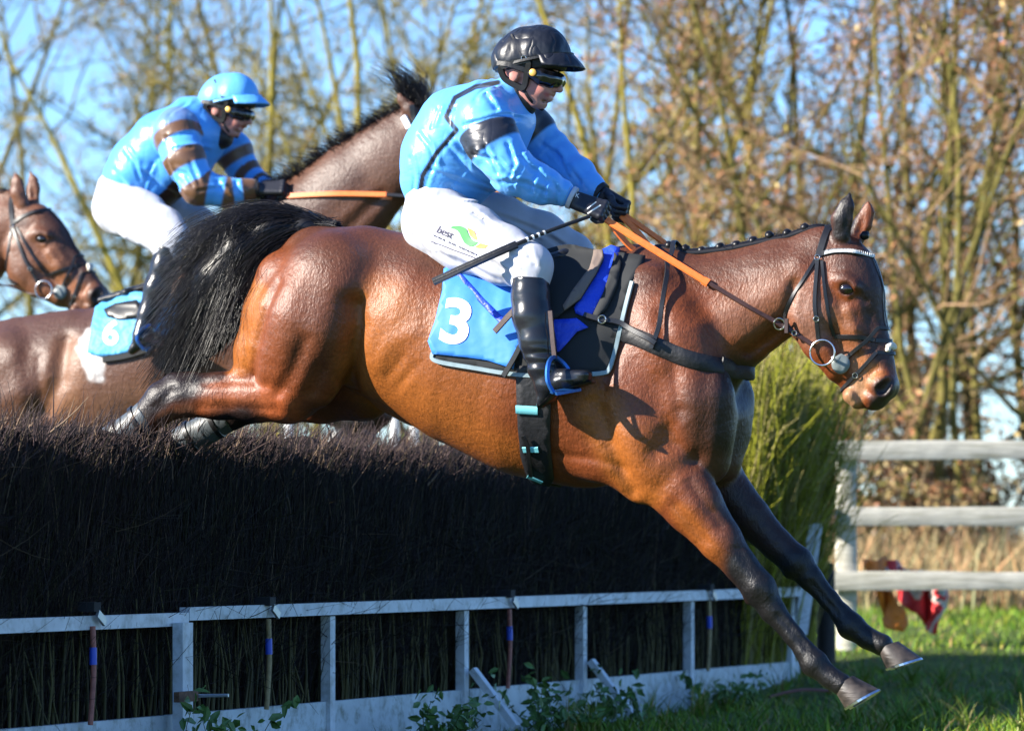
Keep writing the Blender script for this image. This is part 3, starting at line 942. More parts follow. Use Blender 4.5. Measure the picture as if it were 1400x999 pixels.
def fist(F, wrist, knuck, parent, name, m, side, scale=1.0, rein_dir=None):
    """gloved hand closed round the reins: wrist and knuckle row as local points; five separate bent fingers"""
    W = Vector(wrist); K = Vector(knuck)
    fw = (K - W).normalized()
    lat = Vector((0, 1, 0)); lat = (lat - fw * lat.dot(fw)).normalized()
    dn = fw.cross(lat); dn = dn if dn.z < 0 else -dn
    # hand held upright: knuckles run top (index) to bottom (little finger), leaning outward
    row = (dn * .80 + lat * side * .60).normalized()
    inn = (lat * -side * .80 + dn * .60).normalized()       # where the fingers curl to (the palm side)
    s = scale
    lo = Vector([min(W[i], K[i]) - .10 for i in range(3)]); hi = Vector([max(W[i], K[i]) + .10 for i in range(3)])
    g = Field(lo, hi, .0035)
    g.cap(W - fw * .03, W, .027 * s, .027 * s, 1, 1, .01)
    for q in (-.027, -.009, .009, .027):
        g.cap(W + row * q * .7 * s, K + row * q * s, .0165 * s, .0135 * s, 1, 1, .008)
    L = [.046, .050, .047, .038]
    for i, q in enumerate((-.030, -.010, .010, .029)):
        A = K + row * q * s
        B = A + (fw * .45 + inn * .75).normalized() * L[i] * .62 * s
        C_ = B + (fw * -.75 + inn * .6).normalized() * L[i] * .62 * s
        D_ = C_ + (fw * -.9 - inn * .25).normalized() * L[i] * .45 * s
        finger(g, [A, B, C_, D_], .0098 * s, .004)
        g.ball(A + fw * .004 - inn * .004, .0108 * s, 1, .005)
    A = W + fw * .022 * s - row * .026 * s + inn * .010 * s
    B = A + (fw * .8 - row * .25 + inn * .45).normalized() * .034 * s
    C_ = B + (fw * .75 + row * .30 + inn * .4).normalized() * .030 * s
    finger(g, [A, B, C_], .0120 * s, .006)
    V, Q = g.mesh(1)
    o = obj_np(name, V, Q, m, parent)
    return o, K + inn * .018 * s, row

def disc_geo(c, n, r, th, seg=20):
    n = Vector(n).normalized(); a = n.orthogonal().normalized(); b = n.cross(a); V = []; Q = []
    for t, rr in ((-.5, r), (.35, r), (.5, r * .86)):
        for i in range(seg):
            g = 2 * math.pi * i / seg; V.append(c + n * th * t + a * math.cos(g) * rr + b * math.sin(g) * rr)
    for l in range(2):
        for i in range(seg):
            j = (i + 1) % seg; Q.append((l * seg + i, l * seg + j, (l + 1) * seg + j, (l + 1) * seg + i))
    Q.append(tuple(range(seg))); Q.append(tuple(range(2 * seg, 3 * seg)))
    return V, Q

def helmet(F, mp, person, cover, blue=False):
    k = mp.k
    a = F.loc(*mp(660, 130)); b = F.loc(*mp(810, 20))
    g = Field((a.x, -.16, a.z), (b.x, .16, b.z + .02), .0055)
    def C(pts, kk=.02): g.chain(F, [(*mp(p[0], p[1]), p[2] * k, *(p[3:])) for p in pts], kk)
    C([(721, 80, 44, 0, .80), (736, 80, 46, 0, .80)], .03)
    C([(703, 84, 28, 0, 1.1)], .04)
    p0 = F.loc(*mp(679, 97)); p1 = F.loc(*mp(783, 74))
    t = (p1 - p0); g.plane(p0, (-t.z * -1, 0, -t.x) if False else (t.z, 0, -t.x))
    # a soft button and gathered pleats
    V, Q = g.mesh(1)
    cx = F.loc(*mp(728, 80)); ang = np.arctan2(V[:, 1], V[:, 0] - cx.x)
    up = np.clip((V[:, 2] - cx.z) / .13, 0, 1)
    n = V - np.array([cx.x, 0, cx.z]); n /= np.linalg.norm(n, axis=1)[:, None]
    amp = .0016 * np.sin(ang * 8) * (1 - up) + .0022 * vnoise(V, 42, 4) * (1 - .5 * up)
    V = V + n * amp[:, None]
    h = obj_np('helmet', V, Q, cover, person)
    # rim band
    P = []; N = []
    for i in range(40):
        q = 2 * math.pi * i / 40
        x = lerp(679, 783, .5 + .5 * math.cos(q)); y = lerp(97, 74, .5 + .5 * math.cos(q))
        l = F.loc(*mp(x, y)); P.append(Vector((l.x, math.sin(q) * .108 * 1.0, l.z))); N.append(Vector((math.cos(q), math.sin(q), .1)))
    obj_py('rim', ribbon_geo(P, N, .012, .004, closed=True), M['black_cloth'] if not blue else cover, h)
    # black skull cap liner showing under the rim
    a = F.loc(*mp(660, 130)); b = F.loc(*mp(800, 40))
    g = Field((a.x, -.15, a.z), (b.x, .15, b.z), .006)
    C([(716, 84, 42, 0, .80), (738, 84, 39, 0, .80)], .03)
    p0 = F.loc(*mp(679, 100)); p1 = F.loc(*mp(779, 96)); t = p1 - p0; g.plane(p0, (t.z, 0, -t.x))
    V, Q = g.mesh(1); obj_np('liner', V, Q, M['black_cloth'], h)
    # peak
    V = []; Q = []; n = 26; m_ = 6
    inner = F.loc(*mp(741, 79)); tip = F.loc(*mp(799, 89)) if not blue else F.loc(*mp(798, 84))
    for i in range(n + 1):
        q = lerp(-1.45, 1.45, i / n)
        for j in range(m_ + 1):
            r = j / m_
            ui = inner.x + (F.loc(*mp(783, 74)).x - inner.x) * math.cos(q); uo = inner.x + (tip.x - inner.x) * math.cos(q) ** .75
            vi = .105 * math.sin(q); vo = .122 * math.sin(q)
            zi = lerp(inner.z, F.loc(*mp(783, 74)).z, math.cos(q)); zo = lerp(inner.z - .002, tip.z, math.cos(q)) - .022 * math.sin(q) ** 2
            V.append(Vector((lerp(ui, uo, r), lerp(vi, vo, r), lerp(zi, zo, r) - .012 * r * r)))
    for i in range(n):
        for j in range(m_):
            a_ = i * (m_ + 1) + j; Q.append((a_, a_ + 1, a_ + m_ + 2, a_ + m_ + 1))
    pk = obj_py('peak', (V, Q), cover, h)
    md = pk.modifiers.new('t', 'SOLIDIFY'); md.thickness = .005
    # chin harness: padded ear guards with an open window, straps
    for sd in (-1, 1):
        loop = [(684, 92), (704, 86), (722, 84), (719, 100), (713, 119), (700, 115), (689, 108), (685, 100)]
        P = [F.loc(*mp(*q), -.096 if sd < 0 else .096) for q in loop]
        if sd > 0:
            P = [Vector((F.loc(*mp(*q), -.096).x, .094, F.loc(*mp(*q), -.096).z)) for q in loop]
        P = resample(P + [P[0]], 4)[:-1]
        P = [Vector((p.x, p.y + sd * -.022 * max(0, (F.loc(*mp(700, 90)).z - p.z) / .09) , p.z)) for p in P]
        obj_py('ear_guard', ribbon_geo(P, [Vector((0, sd, -.1))] * len(P), .026, .014, closed=True), M['leather'], h)
        q = [F.loc(*mp(*z), -.100) for z in ((696, 46), (705, 62), (716, 82))]
        q = [Vector((p.x, sd * (.074 + .03 * i / 2), p.z)) for i, p in enumerate(q)]
        obj_py('strap', ribbon_geo(resample(q, 5), [Vector((0, sd, .5))] * 11, .009, .004), M['black_cloth'], h)
        c0 = F.loc(*mp(716, 80), -.106); c0.y = sd * .106
        obj_py('buckle', torus_geo(c0, Vector((1, 0, 0)), Vector((0, 0, 1)), .010, .0022, 12, 6), M['steel'], h)
        q = [F.loc(*mp(*z), -.08) for z in ((713, 118), (722, 136), (733, 148))]
        q = [Vector((p.x, sd * w, p.z)) for p, w in zip(q, (.074, .056, .006))]
        obj_py('chin_strap', ribbon_geo(resample(q, 5), [Vector((.3, sd, -.6))] * 11, .012, .003), M['black_cloth'], h)
    # goggles
    a = F.loc(*mp(715, 130)); b = F.loc(*mp(782, 84))
    g = Field((a.x, -.11, a.z), (b.x, .11, b.z), .0032)
    pts = [(735, 103, 8.5, -.072), (746, 107, 12.5, -.058), (756, 109.5, 12.5, -.040), (761, 110, 11, -.018), (762.5, 108.5, 9, 0)]
    L = []
    for x, y, r, v in pts:
        q = F.loc(*mp(x, y), 0); L.append((Vector((q.x, v, q.z)), r * k / F.ppm(x)))
    for sg in (1, -1):
        for i in range(len(L) - 1):
            A, B = L[i], L[i + 1]
            g.cap((A[0].x, A[0].y * sg, A[0].z), (B[0].x, B[0].y * sg, B[0].z), A[1], B[1], 1, 1, .006)
    V, Q = g.mesh(1)
    go = obj_np('goggles', V, Q, M['goggle'], person)
    for sd in (-1, 1):
        q = F.loc(*mp(741, 103), 0); c0 = Vector((q.x - .006, sd * .098, q.z))
        obj_py('toggle', disc_geo(c0, (-.1, sd, .1), .0145, .008), M['gold'], go)
        q = [F.loc(*mp(*z), 0) for z in ((738, 103), (724, 98), (706, 92), (690, 90))]
        q = [Vector((p.x, sd * w, p.z)) for p, w in zip(q, (.080, .093, .104, .094))]
        obj_py('goggle_strap', ribbon_geo(resample(q, 4), [Vector((0, sd, .1))] * 13, .022, .003), M['black_cloth'], go)
    return h

def wrinkle(V, amp, f1, seed, str_=(1, 1, 1)):
    return amp * (vnoise(V * np.array(str_), f1, seed) + .6 * np.abs(vnoise(V * np.array(str_), f1 * 2.1, seed + 1)) - .3)

def normals_of(V, Q):
    a = V[Q[:, 2]] - V[Q[:, 0]]; b = V[Q[:, 3]] - V[Q[:, 1]]
    n = np.cross(a, b); N = np.zeros_like(V)
    for i in range(4): np.add.at(N, Q[:, i], n)
    return N / (np.linalg.norm(N, axis=1)[:, None] + 1e-12)

def soft(c, w, col):
    w = np.clip(w, 0, 1)[:, None]
    return (c * (1 - w) + np.array(col, np.float32) * w).astype(np.float32)
def band(x, y, a, b, w):
    """1 inside the strip of half width w round the line a-b (clamped)"""
    ba = np.array(b, float) - a; L = ba @ ba
    h = np.clip(((x - a[0]) * ba[0] + (y - a[1]) * ba[1]) / L, 0, 1)
    return (w - np.hypot(x - a[0] - ba[0] * h, y - a[1] - ba[1] * h)) / 1.5 + .5

def limb_t(V, P):
    """parameter along a chain of local points, and distance"""
    best = np.full(len(V), 9.0); t = np.zeros(len(V)); acc = 0
    P = [np.array(p) for p in P]
    for i in range(len(P) - 1):
        a, b = P[i], P[i + 1]; ba = b - a; L = ba @ ba
        h = np.clip(((V - a) @ ba) / L, 0, 1); d = np.linalg.norm(V - a - h[:, None] * ba, axis=1)
        m = d < best; best[m] = d[m]; t[m] = (i + h)[m]
    return t, best

jockey1 = thing('person', 'jockey in sky blue silks with black sleeve hoops and a black helmet', 'person', H1)
mpj = ident
# one continuous body under the clothes
f = grid_for(H1, 520, 880, 20, 590, .52, .008, [(0, H1.loc(690, 100).x, H1.loc(775, 100).x, .004), (2, H1.loc(700, 155).z, H1.loc(700, 60).z, .004)])
build_head(f=f, F=H1, mp=mpj)
TORSO = [(664, 156, 44, 0, 1.25), (628, 190, 52, 0, 1.08), (605, 232, 50, 0, 1.0), (602, 280, 46, 0, 1.1)]
ARM_N = [(662, 158, 36, -.19, .8), (672, 192, 31, -.225, .85), (698, 234, 27, -.235, .85), (738, 253, 21, -.19, .9), (772, 266, 15, -.145, 1)]
ARM_F = [(690, 150, 34, .19, .8), (722, 178, 30, .235, .85), (755, 212, 26, .24, .85), (790, 240, 20, .19, .9), (818, 264, 15, .15, 1)]
LEG_N = [(596, 305, 44, -.10, .9), (640, 326, 42, -.19, .75), (690, 350, 33, -.27, .75), (726, 364, 23.5, -.315, .8), (725, 392, 20, -.325, .9)]
LEG_F = [(610, 295, 42, .10, .9), (680, 308, 36, .19, .75), (740, 325, 29, .27, .75), (783, 348, 23, .315, .8), (785, 380, 21, .325, .9)]
SHIN_N = [(725, 388, 21, -.330, .9), (727, 430, 21, -.345, .9), (738, 475, 17, -.355, .9), (748, 520, 13, -.36, .9), (780, 522, 11, -.365, 1), (800, 518, 8, -.37, 1.2)]
SHIN_F = [(785, 385, 21, .330, .9), (788, 430, 21, .345, .9), (798, 475, 17, .355, .9), (808, 520, 13, .36, .9), (840, 522, 11, .365, 1), (858, 518, 8, .37, 1.2)]
sh = lambda L, g: [(p[0], p[1], p[2] + g, p[3], p[4]) for p in L]
for L in (TORSO, ARM_N, ARM_F, LEG_N, LEG_F, SHIN_N, SHIN_F): f.chain(H1, sh(L, -4), .03)
V, Q = f.mesh(1)
obj_np('body', V, Q, M['skin'], jockey1, cols=skin_cols(H1, V, mpj))
helmet(H1, mpj, jockey1, M['helmet_black'])
# silks
f = grid_for(H1, 525, 840, 75, 300, .42, .0055)
f.chain(H1, [(690, 142, 22, 0, 1.1), (672, 150, 40, 0, 1.35), (634, 180, 60, 0, 1.12), (613, 218, 62, 0, 1.05), (606, 245, 58, 0, 1.05)], .05)
f.chain(H1, [(690, 165, 40, 0, 1.6), (668, 215, 42, 0, 1.3), (640, 248, 32, 0, 1.35)], .04)
f.chain(H1, [(664, 156, 38, -.15, .9), (662, 166, 39, -.20, .8), (674, 196, 36, -.225, .85), (700, 234, 31, -.235, .85), (738, 253, 25, -.19, .9), (766, 263, 19, -.150, 1)], .028)
f.chain(H1, [(690, 150, 37, .15, .9), (700, 160, 38, .20, .8), (724, 180, 34, .235, .85), (757, 213, 29, .24, .85), (790, 240, 23, .19, .9), (813, 259, 18, .155, 1)], .028)
f.chain(H1, [(700, 128, 26, 0, .95), (690, 140, 30, 0, 1.1)], .02)                                  # collar
# folds: sharp valleys with a ridge beside them
def crease(F, pts, d, w=3.2, vg=-.22, sides='near', px=None):
    f.dent(F, pts, w, d, vg, sides, px)
    f.dent(F, [(p[0] + 4.5, p[1] - 4.0) for p in pts], w * 1.15, -d * .75, vg, sides, px)
SILK_N = [[(627, 184), (600, 215), (580, 258)], [(640, 208), (662, 236), (690, 256)], [(615, 200), (640, 235), (668, 258)], [(590, 232), (622, 246), (660, 262)], [(572, 182), (590, 202), (598, 228)], [(650, 104), (640, 130), (626, 150)],
    [(668, 118), (660, 140)], [(560, 215), (566, 240), (562, 262)], [(600, 150), (592, 175)], [(640, 225), (612, 256)]]
SILK_A = [[(655, 212), (688, 222), (706, 240)], [(700, 200), (712, 228), (702, 252)], [(716, 214), (735, 238), (728, 262)], [(736, 232), (748, 250), (742, 272)], [(690, 250), (720, 250), (746, 262)], [(672, 205), (688, 238)],
    [(640, 172), (665, 166), (694, 156)], [(664, 128), (682, 150)], [(720, 232), (706, 258)], [(752, 244), (760, 262), (754, 276)]]
SILK_F = [[(748, 200), (774, 218)], [(766, 210), (788, 244)], [(786, 230), (804, 252)], [(740, 222), (770, 245)]]
for L in SILK_N: crease(H1, L, .0075, 3.4, -.18)
for L in SILK_A: crease(H1, L, .0080, 3.0, -.24)
for L in SILK_F: crease(H1, L, .0070, 3.2, .22, 'far')
V, Q = f.mesh(1)
N = normals_of(V, Q)
amp = wrinkle(V, .0030, 14, 11, (1, .6, 1.8))
ta, da = limb_t(V, [H1.loc(p[0], p[1], p[3]) for p in ARM_N]); tb, db = limb_t(V, [H1.loc(p[0], p[1], p[3]) for p in ARM_F])
amp += np.where(np.minimum(da, db) < .11, .0016 * np.sin(np.where(da < db, ta, tb) * 11 + 4 * vnoise(V, 11, 2)), 0) * np.clip(np.where(da < db, ta, tb) - .6, 0, 1)
V = V + N * amp[:, None]
x, y = 700 + FPX * (H1.O.x + V[:, 0] * H1.d.x + V[:, 1] * H1.n.x) / (H1.O.y + V[:, 0] * H1.d.y + V[:, 1] * H1.n.y), None
y = HOR - (V[:, 2] - CAMZ) * FPX / (H1.O.y + V[:, 0] * H1.d.y + V[:, 1] * H1.n.y)
c = np.tile(np.array(SKY, np.float32), (len(V), 1))
near = V[:, 1] < -.02
E = lambda t, t0, t1, k=14: np.clip((t - t0) * k + .5, 0, 1) * np.clip((t1 - t) * k + .5, 0, 1)
bl = np.maximum(E(ta, .62, 1.28) * ((da < .125) & (V[:, 1] < -.10)), E(tb, .60, 1.45) * ((db < .125) & (V[:, 1] > .10)))
for a_, b_ in (((681, 113), (650, 119)), ((650, 119), (622, 134)), ((622, 134), (610, 160)), ((610, 160), (624, 178)), ((624, 178), (598, 208)), ((598, 208), (578, 240)), ((578, 240), (574, 266))):
    bl = np.maximum(bl, near * np.clip(band(x, y, a_, b_, 3.4), 0, 1))
c = soft(c, bl, NAVY)
jk = obj_np('silks', V, Q, M['silk'], jockey1, cols=c)
# neck warmer between collar and jaw
f = grid_for(H1, 680, 740, 105, 165, .12, .006)
f.chain(H1, [(709, 128, 23, 0, 1.0), (716, 142, 17, 0, 1.1), (700, 142, 26, 0, 1.05)], .02)
V, Q = f.mesh(1); obj_np('neck_warmer', V, Q, M['black_cloth'], jockey1)
# breeches
f = grid_for(H1, 530, 830, 245, 410, .46, .007)
f.chain(H1, [(604, 272, 50, 0, 1.15), (600, 296, 46, 0, 1.25)], .04)
f.chain(H1, sh(LEG_N, 4), .04)
f.chain(H1, sh(LEG_F, 4), .04)
for L in ([(563, 296), (586, 328), (618, 358)], [(574, 285), (608, 298)], [(562, 278), (584, 268)], [(702, 344), (722, 374)], [(688, 360), (714, 382)], [(736, 345), (747, 366)], [(640, 288), (664, 300), (690, 332)], [(598, 346), (640, 364)], [(622, 352), (690, 384)],
          [(650, 292), (688, 316)], [(715, 350), (738, 358)], [(560, 320), (580, 345)], [(676, 352), (700, 372)], [(605, 282), (640, 276), (668, 280)]): crease(H1, L, .0060, 2.8, -.24)
for L in ([(690, 296), (730, 312), (770, 335)], [(700, 310), (740, 330)], [(755, 325), (778, 350)]): crease(H1, L, .0060, 3.0, .22, 'far')
V, Q = f.mesh(1); N = normals_of(V, Q)
V = V + N * wrinkle(V, .0020, 14, 21, (1.4, 1, .8))[:, None]
br = obj_np('breeches', V, Q, M['white_cloth'], jockey1)
SKB = Skin(H1, V, Q)
# boots
def boots(F, L, parent, top):
    a = min(p[0] for p in L) - 40; b = max(p[0] for p in L) + 25
    v0 = L[0][3]
    lo = F.loc(a, 585, v0); hi = F.loc(b, 365, v0)
    g = Field((lo.x, v0 - .10, lo.z), (hi.x, v0 + .10, hi.z), .0055)
    x0 = L[0][0] - 725
    g.chain(F, [(725 + x0, 384, 24.5, v0, .92), (726 + x0, 405, 26, v0, .92), (728 + x0, 432, 26.5, v0 * 1.04, .92), (735 + x0, 468, 24, v0 * 1.07, .95), (743 + x0, 500, 20.5, v0 * 1.08, .95), (748 + x0, 524, 18.5, v0 * 1.09, 1.0)], .02)
    g.chain(F, [(752 + x0, 528, 17, v0 * 1.09, 1.0), (775 + x0, 519, 14.5, v0 * 1.1, 1.2), (799 + x0, 515, 10.5, v0 * 1.12, 1.5)], .02)
    g.chain(F, [(745 + x0, 540, 12, v0 * 1.09, 1.0), (740 + x0, 551, 7, v0 * 1.09, 1.5)], .012)
    g.plane(F.loc(720 + x0, 379, v0), (.05, 0, 1))
    V, Q = g.mesh(1); N = normals_of(V, Q)
    z0 = F.loc(735, 500, v0).z
    V = V + N * (.0035 * np.sin((V[:, 2] - z0) * 150 + 3 * vnoise(V, 16, 9)) * np.exp(-((V[:, 2] - z0) / .055) ** 2))[:, None]
    b_ = obj_np('boot', V, Q, M['boot'], parent)
    s0, s1 = F.loc(737 + x0, 557, v0 * 1.09), F.loc(812 + x0, 522, v0 * 1.12)
    P = resample([s0, F.loc(752 + x0, 549, v0 * 1.09), F.loc(765 + x0, 537, v0 * 1.1), F.loc(790 + x0, 528, v0 * 1.11), s1], 4)
    obj_py('sole', ribbon_geo(P, [Vector((.35, 0, -1))] * len(P), .075, .007, taper=lambda t: .75 + .3 * math.sin(t * math.pi)), M['leather'], b_)
    return b_
boots(H1, SHIN_N, jockey1, 384)
boots(H1, [(p[0], p[1], p[2], p[3], p[4]) for p in SHIN_F], jockey1, 384)
# gloved hands and cuffs
wn_, kn_ = H1.loc(784, 273, -.140), H1.loc(823, 287, -.125)
wf_, kf_ = H1.loc(826, 268, .150), H1.loc(855, 287, .13)
gl1, grip1, row1 = fist(H1, wn_, kn_, jockey1, 'glove', M['glove'], -1, 1.12)
gl2, grip2, row2 = fist(H1, wf_, kf_, jockey1, 'glove', M['glove'], 1, 1.12)
gv = np.empty(len(gl1.data.vertices) * 3); gl1.data.vertices.foreach_get('co', gv)
SKG = Skin(H1, gv.reshape(-1, 3), np.array([list(p.vertices) for p in gl1.data.polygons]))
text_on('lettering', SKG, 'K', (789, 268), 5.5, .25, M['white_print'], gl1, .002, vg=-.16)
drape('piping', SKG, [(803, 291), (821, 280), (822, 281.4), (804, 292.6)], M['white_print'], gl1, .002, 0, 3, vg=-.16)
drape('piping', SKG, [(801, 286), (815, 276), (815.8, 277), (801.8, 287.2)], M['white_print'], gl1, .002, 0, 3, vg=-.16)
def cuffs(F, a, b, r, parent, mm):
    for i, (t, m_, w) in enumerate(mm):
        p = Vector(a).lerp(Vector(b), t); d = (Vector(b) - Vector(a)).normalized()
        P = [p - d * w / 2, p + d * w / 2]
        obj_py('cuff', tube_geo(P, [r, r * .97], 20), m_, parent)
cuffs(H1, H1.loc(766, 263, -.15), H1.loc(783, 271, -.142), .046, jk, [(0, M['black_cloth'], .018), (.5, M['trim'], .012), (.95, M['white_cloth'], .016)])
cuffs(H1, H1.loc(812, 257, .155), H1.loc(826, 268, .15), .044, jk, [(0, M['royal'], .02), (.6, M['black_cloth'], .02)])
# sponsor print on the near thigh
GRN = mat('green_print', (.03, .30, .06), rough=.6); ORG = mat('orange_print', (.85, .33, .03), rough=.6); INK = mat('ink_print', (.018, .014, .05), rough=.6)
text_on('lettering', SKB, 'best', (609, 318), 10.0, .40, INK, br, .0030, bold=.010, vg=-.25, shear=.15, xs=.95)
drape('leaf_print', SKB, [(615, 311.4), (620, 309.6), (628.6, 309), (634, 310.7), (638, 314.3), (640.7, 320.7), (644, 326.4), (649, 330), (656.8, 331.8), (652, 335.4), (645.7, 337), (640.7, 336), (635.7, 332), (632, 325.7), (629, 319.3), (625.7, 315.7), (620.7, 312.9)], GRN, br, .0034, 0, 3.5, vg=-.25)
drape('leaf_print', SKB, [(639.3, 312), (644.3, 313.6), (648.6, 316.4), (650.7, 321.4), (654.6, 329.3), (648.6, 327.5), (643.6, 322.9)], ORG, br, .0034, 0, 3, vg=-.25)
drape('leaf_print', SKB, [(651, 338.2), (657.9, 332.9), (668, 335.7), (663.6, 339.6), (657, 340)], ORG, br, .0034, 0, 3, vg=-.25)
for i in range(26):                         # the strapline is too small to read: a row of tiny marks
    if i in (7, 8, 13, 14): continue
    x = 593 + i * 2.35; y = 321.5 + i * 1.06; h_ = 2.0 + .8 * math.sin(i * 2.3)
    drape('strapline_mark', SKB, [(x, y - h_ / 2), (x + 1.2, y - h_ / 2 + .5), (x + .9, y + h_ / 2 + .4), (x - .3, y + h_ / 2)], INK, br, .0030, 0, 4, vg=-.25, sm=0)
drape('line_print', SKB, [(591, 329.5), (620, 341), (652, 352.5), (652, 353.6), (620, 342.2), (591, 330.6)], INK, br, .0030, 0, 4, vg=-.25)
# whip
whip = thing('whip', 'black riding whip with a white banded grip in the gloved hand', 'whip', H1)
P = resample([H1.loc(806, 296, -.165), H1.loc(745, 318, -.30), H1.loc(680, 345, -.40), H1.loc(592, 385, -.44)], 8)
n = len(P)
obj_py('shaft', tube_geo(P, [lerp(.0075, .0085, i / n) for i in range(n)], 10), M['black_cloth'], whip)
obj_py('flap', ribbon_geo(P[int(n * .55):], [Vector((.2, -1, .3))] * (n - int(n * .55)), .030, .014), M['leather'], whip)
for t in (.32, .35, .38, .41, .44):
    i = int(t * n * 1.0); q = P[i]; d = (P[i + 1] - P[i]).normalized()
    obj_py('band', tube_geo([q + d * (t * .0), q + d * .007], [.0098, .0098], 10), M['white_print'], whip)

# ------------------------------------------------------------------ tack of the leading horse
def bridle(F, skin, mp, label, group=None, rein_to=None, sheep=True, jewelled=True):
    b = thing('bridle', label, 'bridle', F)
    S = lambda name, pts, w, m=M['leather'], off=.004, side=-1, n=6, sm=2: strap(name, skin, pts, w, m, b, off, .005, side, n, mp, -.09, sm)
    for sd in (-1, 1):
        S('headpiece', [(1133, 310), (1126, 328), (1119, 351)], .030, side=sd)
        S('cheekpiece', [(1118, 354), (1114, 411), (1116, 436), (1119, 464)], .017, off=.007, side=sd)
        S('throatlash', [(1115, 355), (1096, 386), (1079, 414), (1073, 434), (1084, 452)], .015, side=sd)
        S('cheekpiece', [(1124, 357), (1127, 392), (1133, 432), (1140, 459)], .014, off=.005, side=sd)
        S('noseband', [(1140, 460), (1160, 460), (1180, 462), (1196, 465)], .018, off=.006, side=sd)
        S('noseband', [(1198, 482), (1180, 502), (1160, 523), (1151, 534)], .016, off=.006, side=sd)
        S('cheeker', [(1158, 490), (1170, 478), (1188, 462), (1200, 448)], .016, off=.009, side=sd)
        for i, (x, y) in enumerate(((1118, 353), (1116, 436), (1170, 513))):
            p, n = skin.px(*mp(x, y), .010, sd, -.09)
            e1 = n.cross(Vector((0, 0, 1))).normalized(); e2 = n.cross(e1)
            obj_py('buckle', torus_geo(p, e1, e2, .010, .0022, 14, 6), M['steel'], b)
        # rubber bit guard plate
        poly = [(1150 + 13 * math.cos(q), 497 + 13 * math.sin(q)) for q in np.linspace(0, 2 * math.pi, 16, endpoint=False)]
        V2, Fc = fill_poly([mp(*p) for p in poly], 7)
        A = [skin.px(v.x, v.y, .012, sd, -.08)[0] for v in V2]
        o = obj_py('bit_guard', (A, Fc), M['rubber'], b); md = o.modifiers.new('t', 'SOLIDIFY'); md.thickness = .006
        # loose ring bit
        p, n = skin.px(*mp(1125, 481), .016, sd, -.07)
        obj_py('bit_ring', torus_geo(p, Vector((1, 0, 0)), Vector((0, 0, 1)), .048, .0042), M['steel'], b)
        q, n = skin.px(*mp(1146, 494), -.01, sd, -.07)
        obj_py('bit', tube_geo([p + Vector((.040, 0, -.02)), q + Vector((0, sd * .01, 0)), Vector((q.x + .02, sd * .01, q.z))], .0065, 8), M['steel'], b)
    # browband over the forehead
    P = []; N = []
    A = [skin.px(*mp(x, y), .006, -1, -.08) for x, y in ((1124, 347), (1140, 344), (1158, 344), (1172, 346))]
    mid = F.loc(*mp(1187, 350)); h = skin.b.ray_cast(Vector((mid.x + .5, 0, mid.z)), Vector((-1, 0, 0)))
    m_ = (h[0] + Vector((.006, 0, 0))) if h[0] else mid
    pts = [a[0] for a in A] + [m_] + [Vector((a[0].x, -a[0].y, a[0].z)) for a in A[::-1]]
    nn = [a[1] for a in A] + [Vector((1, 0, .2))] + [Vector((a[1].x, -a[1].y, a[1].z)) for a in A[::-1]]
    P = resample(pts, 5); N = resample(nn, 5)
    bb = obj_py('browband', ribbon_geo(P, N, .022, .004), M['leather'], b)
    if jewelled:
        for i in range(2, len(P) - 2):
            for fr in (0, .5):
                c0 = P[i].lerp(P[i + 1], fr) + N[i].normalized() * .004; t = (P[i + 1] - P[i]).normalized() * .0042; u_ = Vector((0, 0, .0085)); k_ = N[i].normalized() * .003
                V = [c0 - t - u_, c0 + t - u_, c0 + u_, c0 + k_]
                obj_py('stud', (V, [(0, 1, 3), (1, 2, 3), (2, 0, 3), (0, 2, 1)]), M['white_print'], bb, smooth=False)
    # crown over the poll, and nose pieces across the front
    a, b2 = skin.px(*mp(1133, 311), .004, -1, -.05)[0], skin.px(*mp(1133, 311), .004, 1, -.05)[0]
    top = (a + b2) / 2; h = skin.b.ray_cast(Vector((top.x, 0, top.z + .5)), Vector((0, 0, -1)))
    t_ = (h[0] + Vector((0, 0, .006))) if h[0] else top + Vector((0, 0, .02))
    P = resample([a, t_, b2], 5); obj_py('crown', ribbon_geo(P, [Vector((0, 0, 1))] * len(P), .030, .005), M['leather'], b)
    for (x, y, w, nm) in ((1197, 465.5, .018, 'noseband'), (1199, 482, .016, 'noseband'), (1200, 448, .014, 'cheeker')):
        a, b2 = skin.px(*mp(x, y), .006, -1, -.04)[0], skin.px(*mp(x, y), .006, 1, -.04)[0]
        md_ = F.loc(*mp(x + 9, y + 1)); h = skin.b.ray_cast(Vector((md_.x + .4, 0, md_.z)), Vector((-1, 0, 0)))
        t_ = (h[0] + Vector((.006, 0, 0))) if h[0] else md_
        P = resample([a, a.lerp(t_, .6) + Vector((.010, 0, 0)), t_, b2.lerp(t_, .6) + Vector((.010, 0, 0)), b2], 4)
        obj_py(nm, ribbon_geo(P, [Vector((1, 0, .1)) + Vector((0, 1, 0)) * (p.y * 14) for p in P], w, .005), M['leather'], b)
    fr_ = [F.loc(*mp(x, y)) for x, y in ((1201, 448), (1203, 425), (1203, 400), (1196, 372), (1188, 352))]
    P = []
    for q in fr_:
        h = skin.b.ray_cast(Vector((q.x + .5, -.004, q.z)), Vector((-1, 0, 0))); P.append((h[0] + Vector((.005, 0, 0))) if h[0] else q)
    P = resample(P, 5); obj_py('face_strap', ribbon_geo(P, [Vector((1, 0, .1))] * len(P), .014, .004), M['leather'], b)
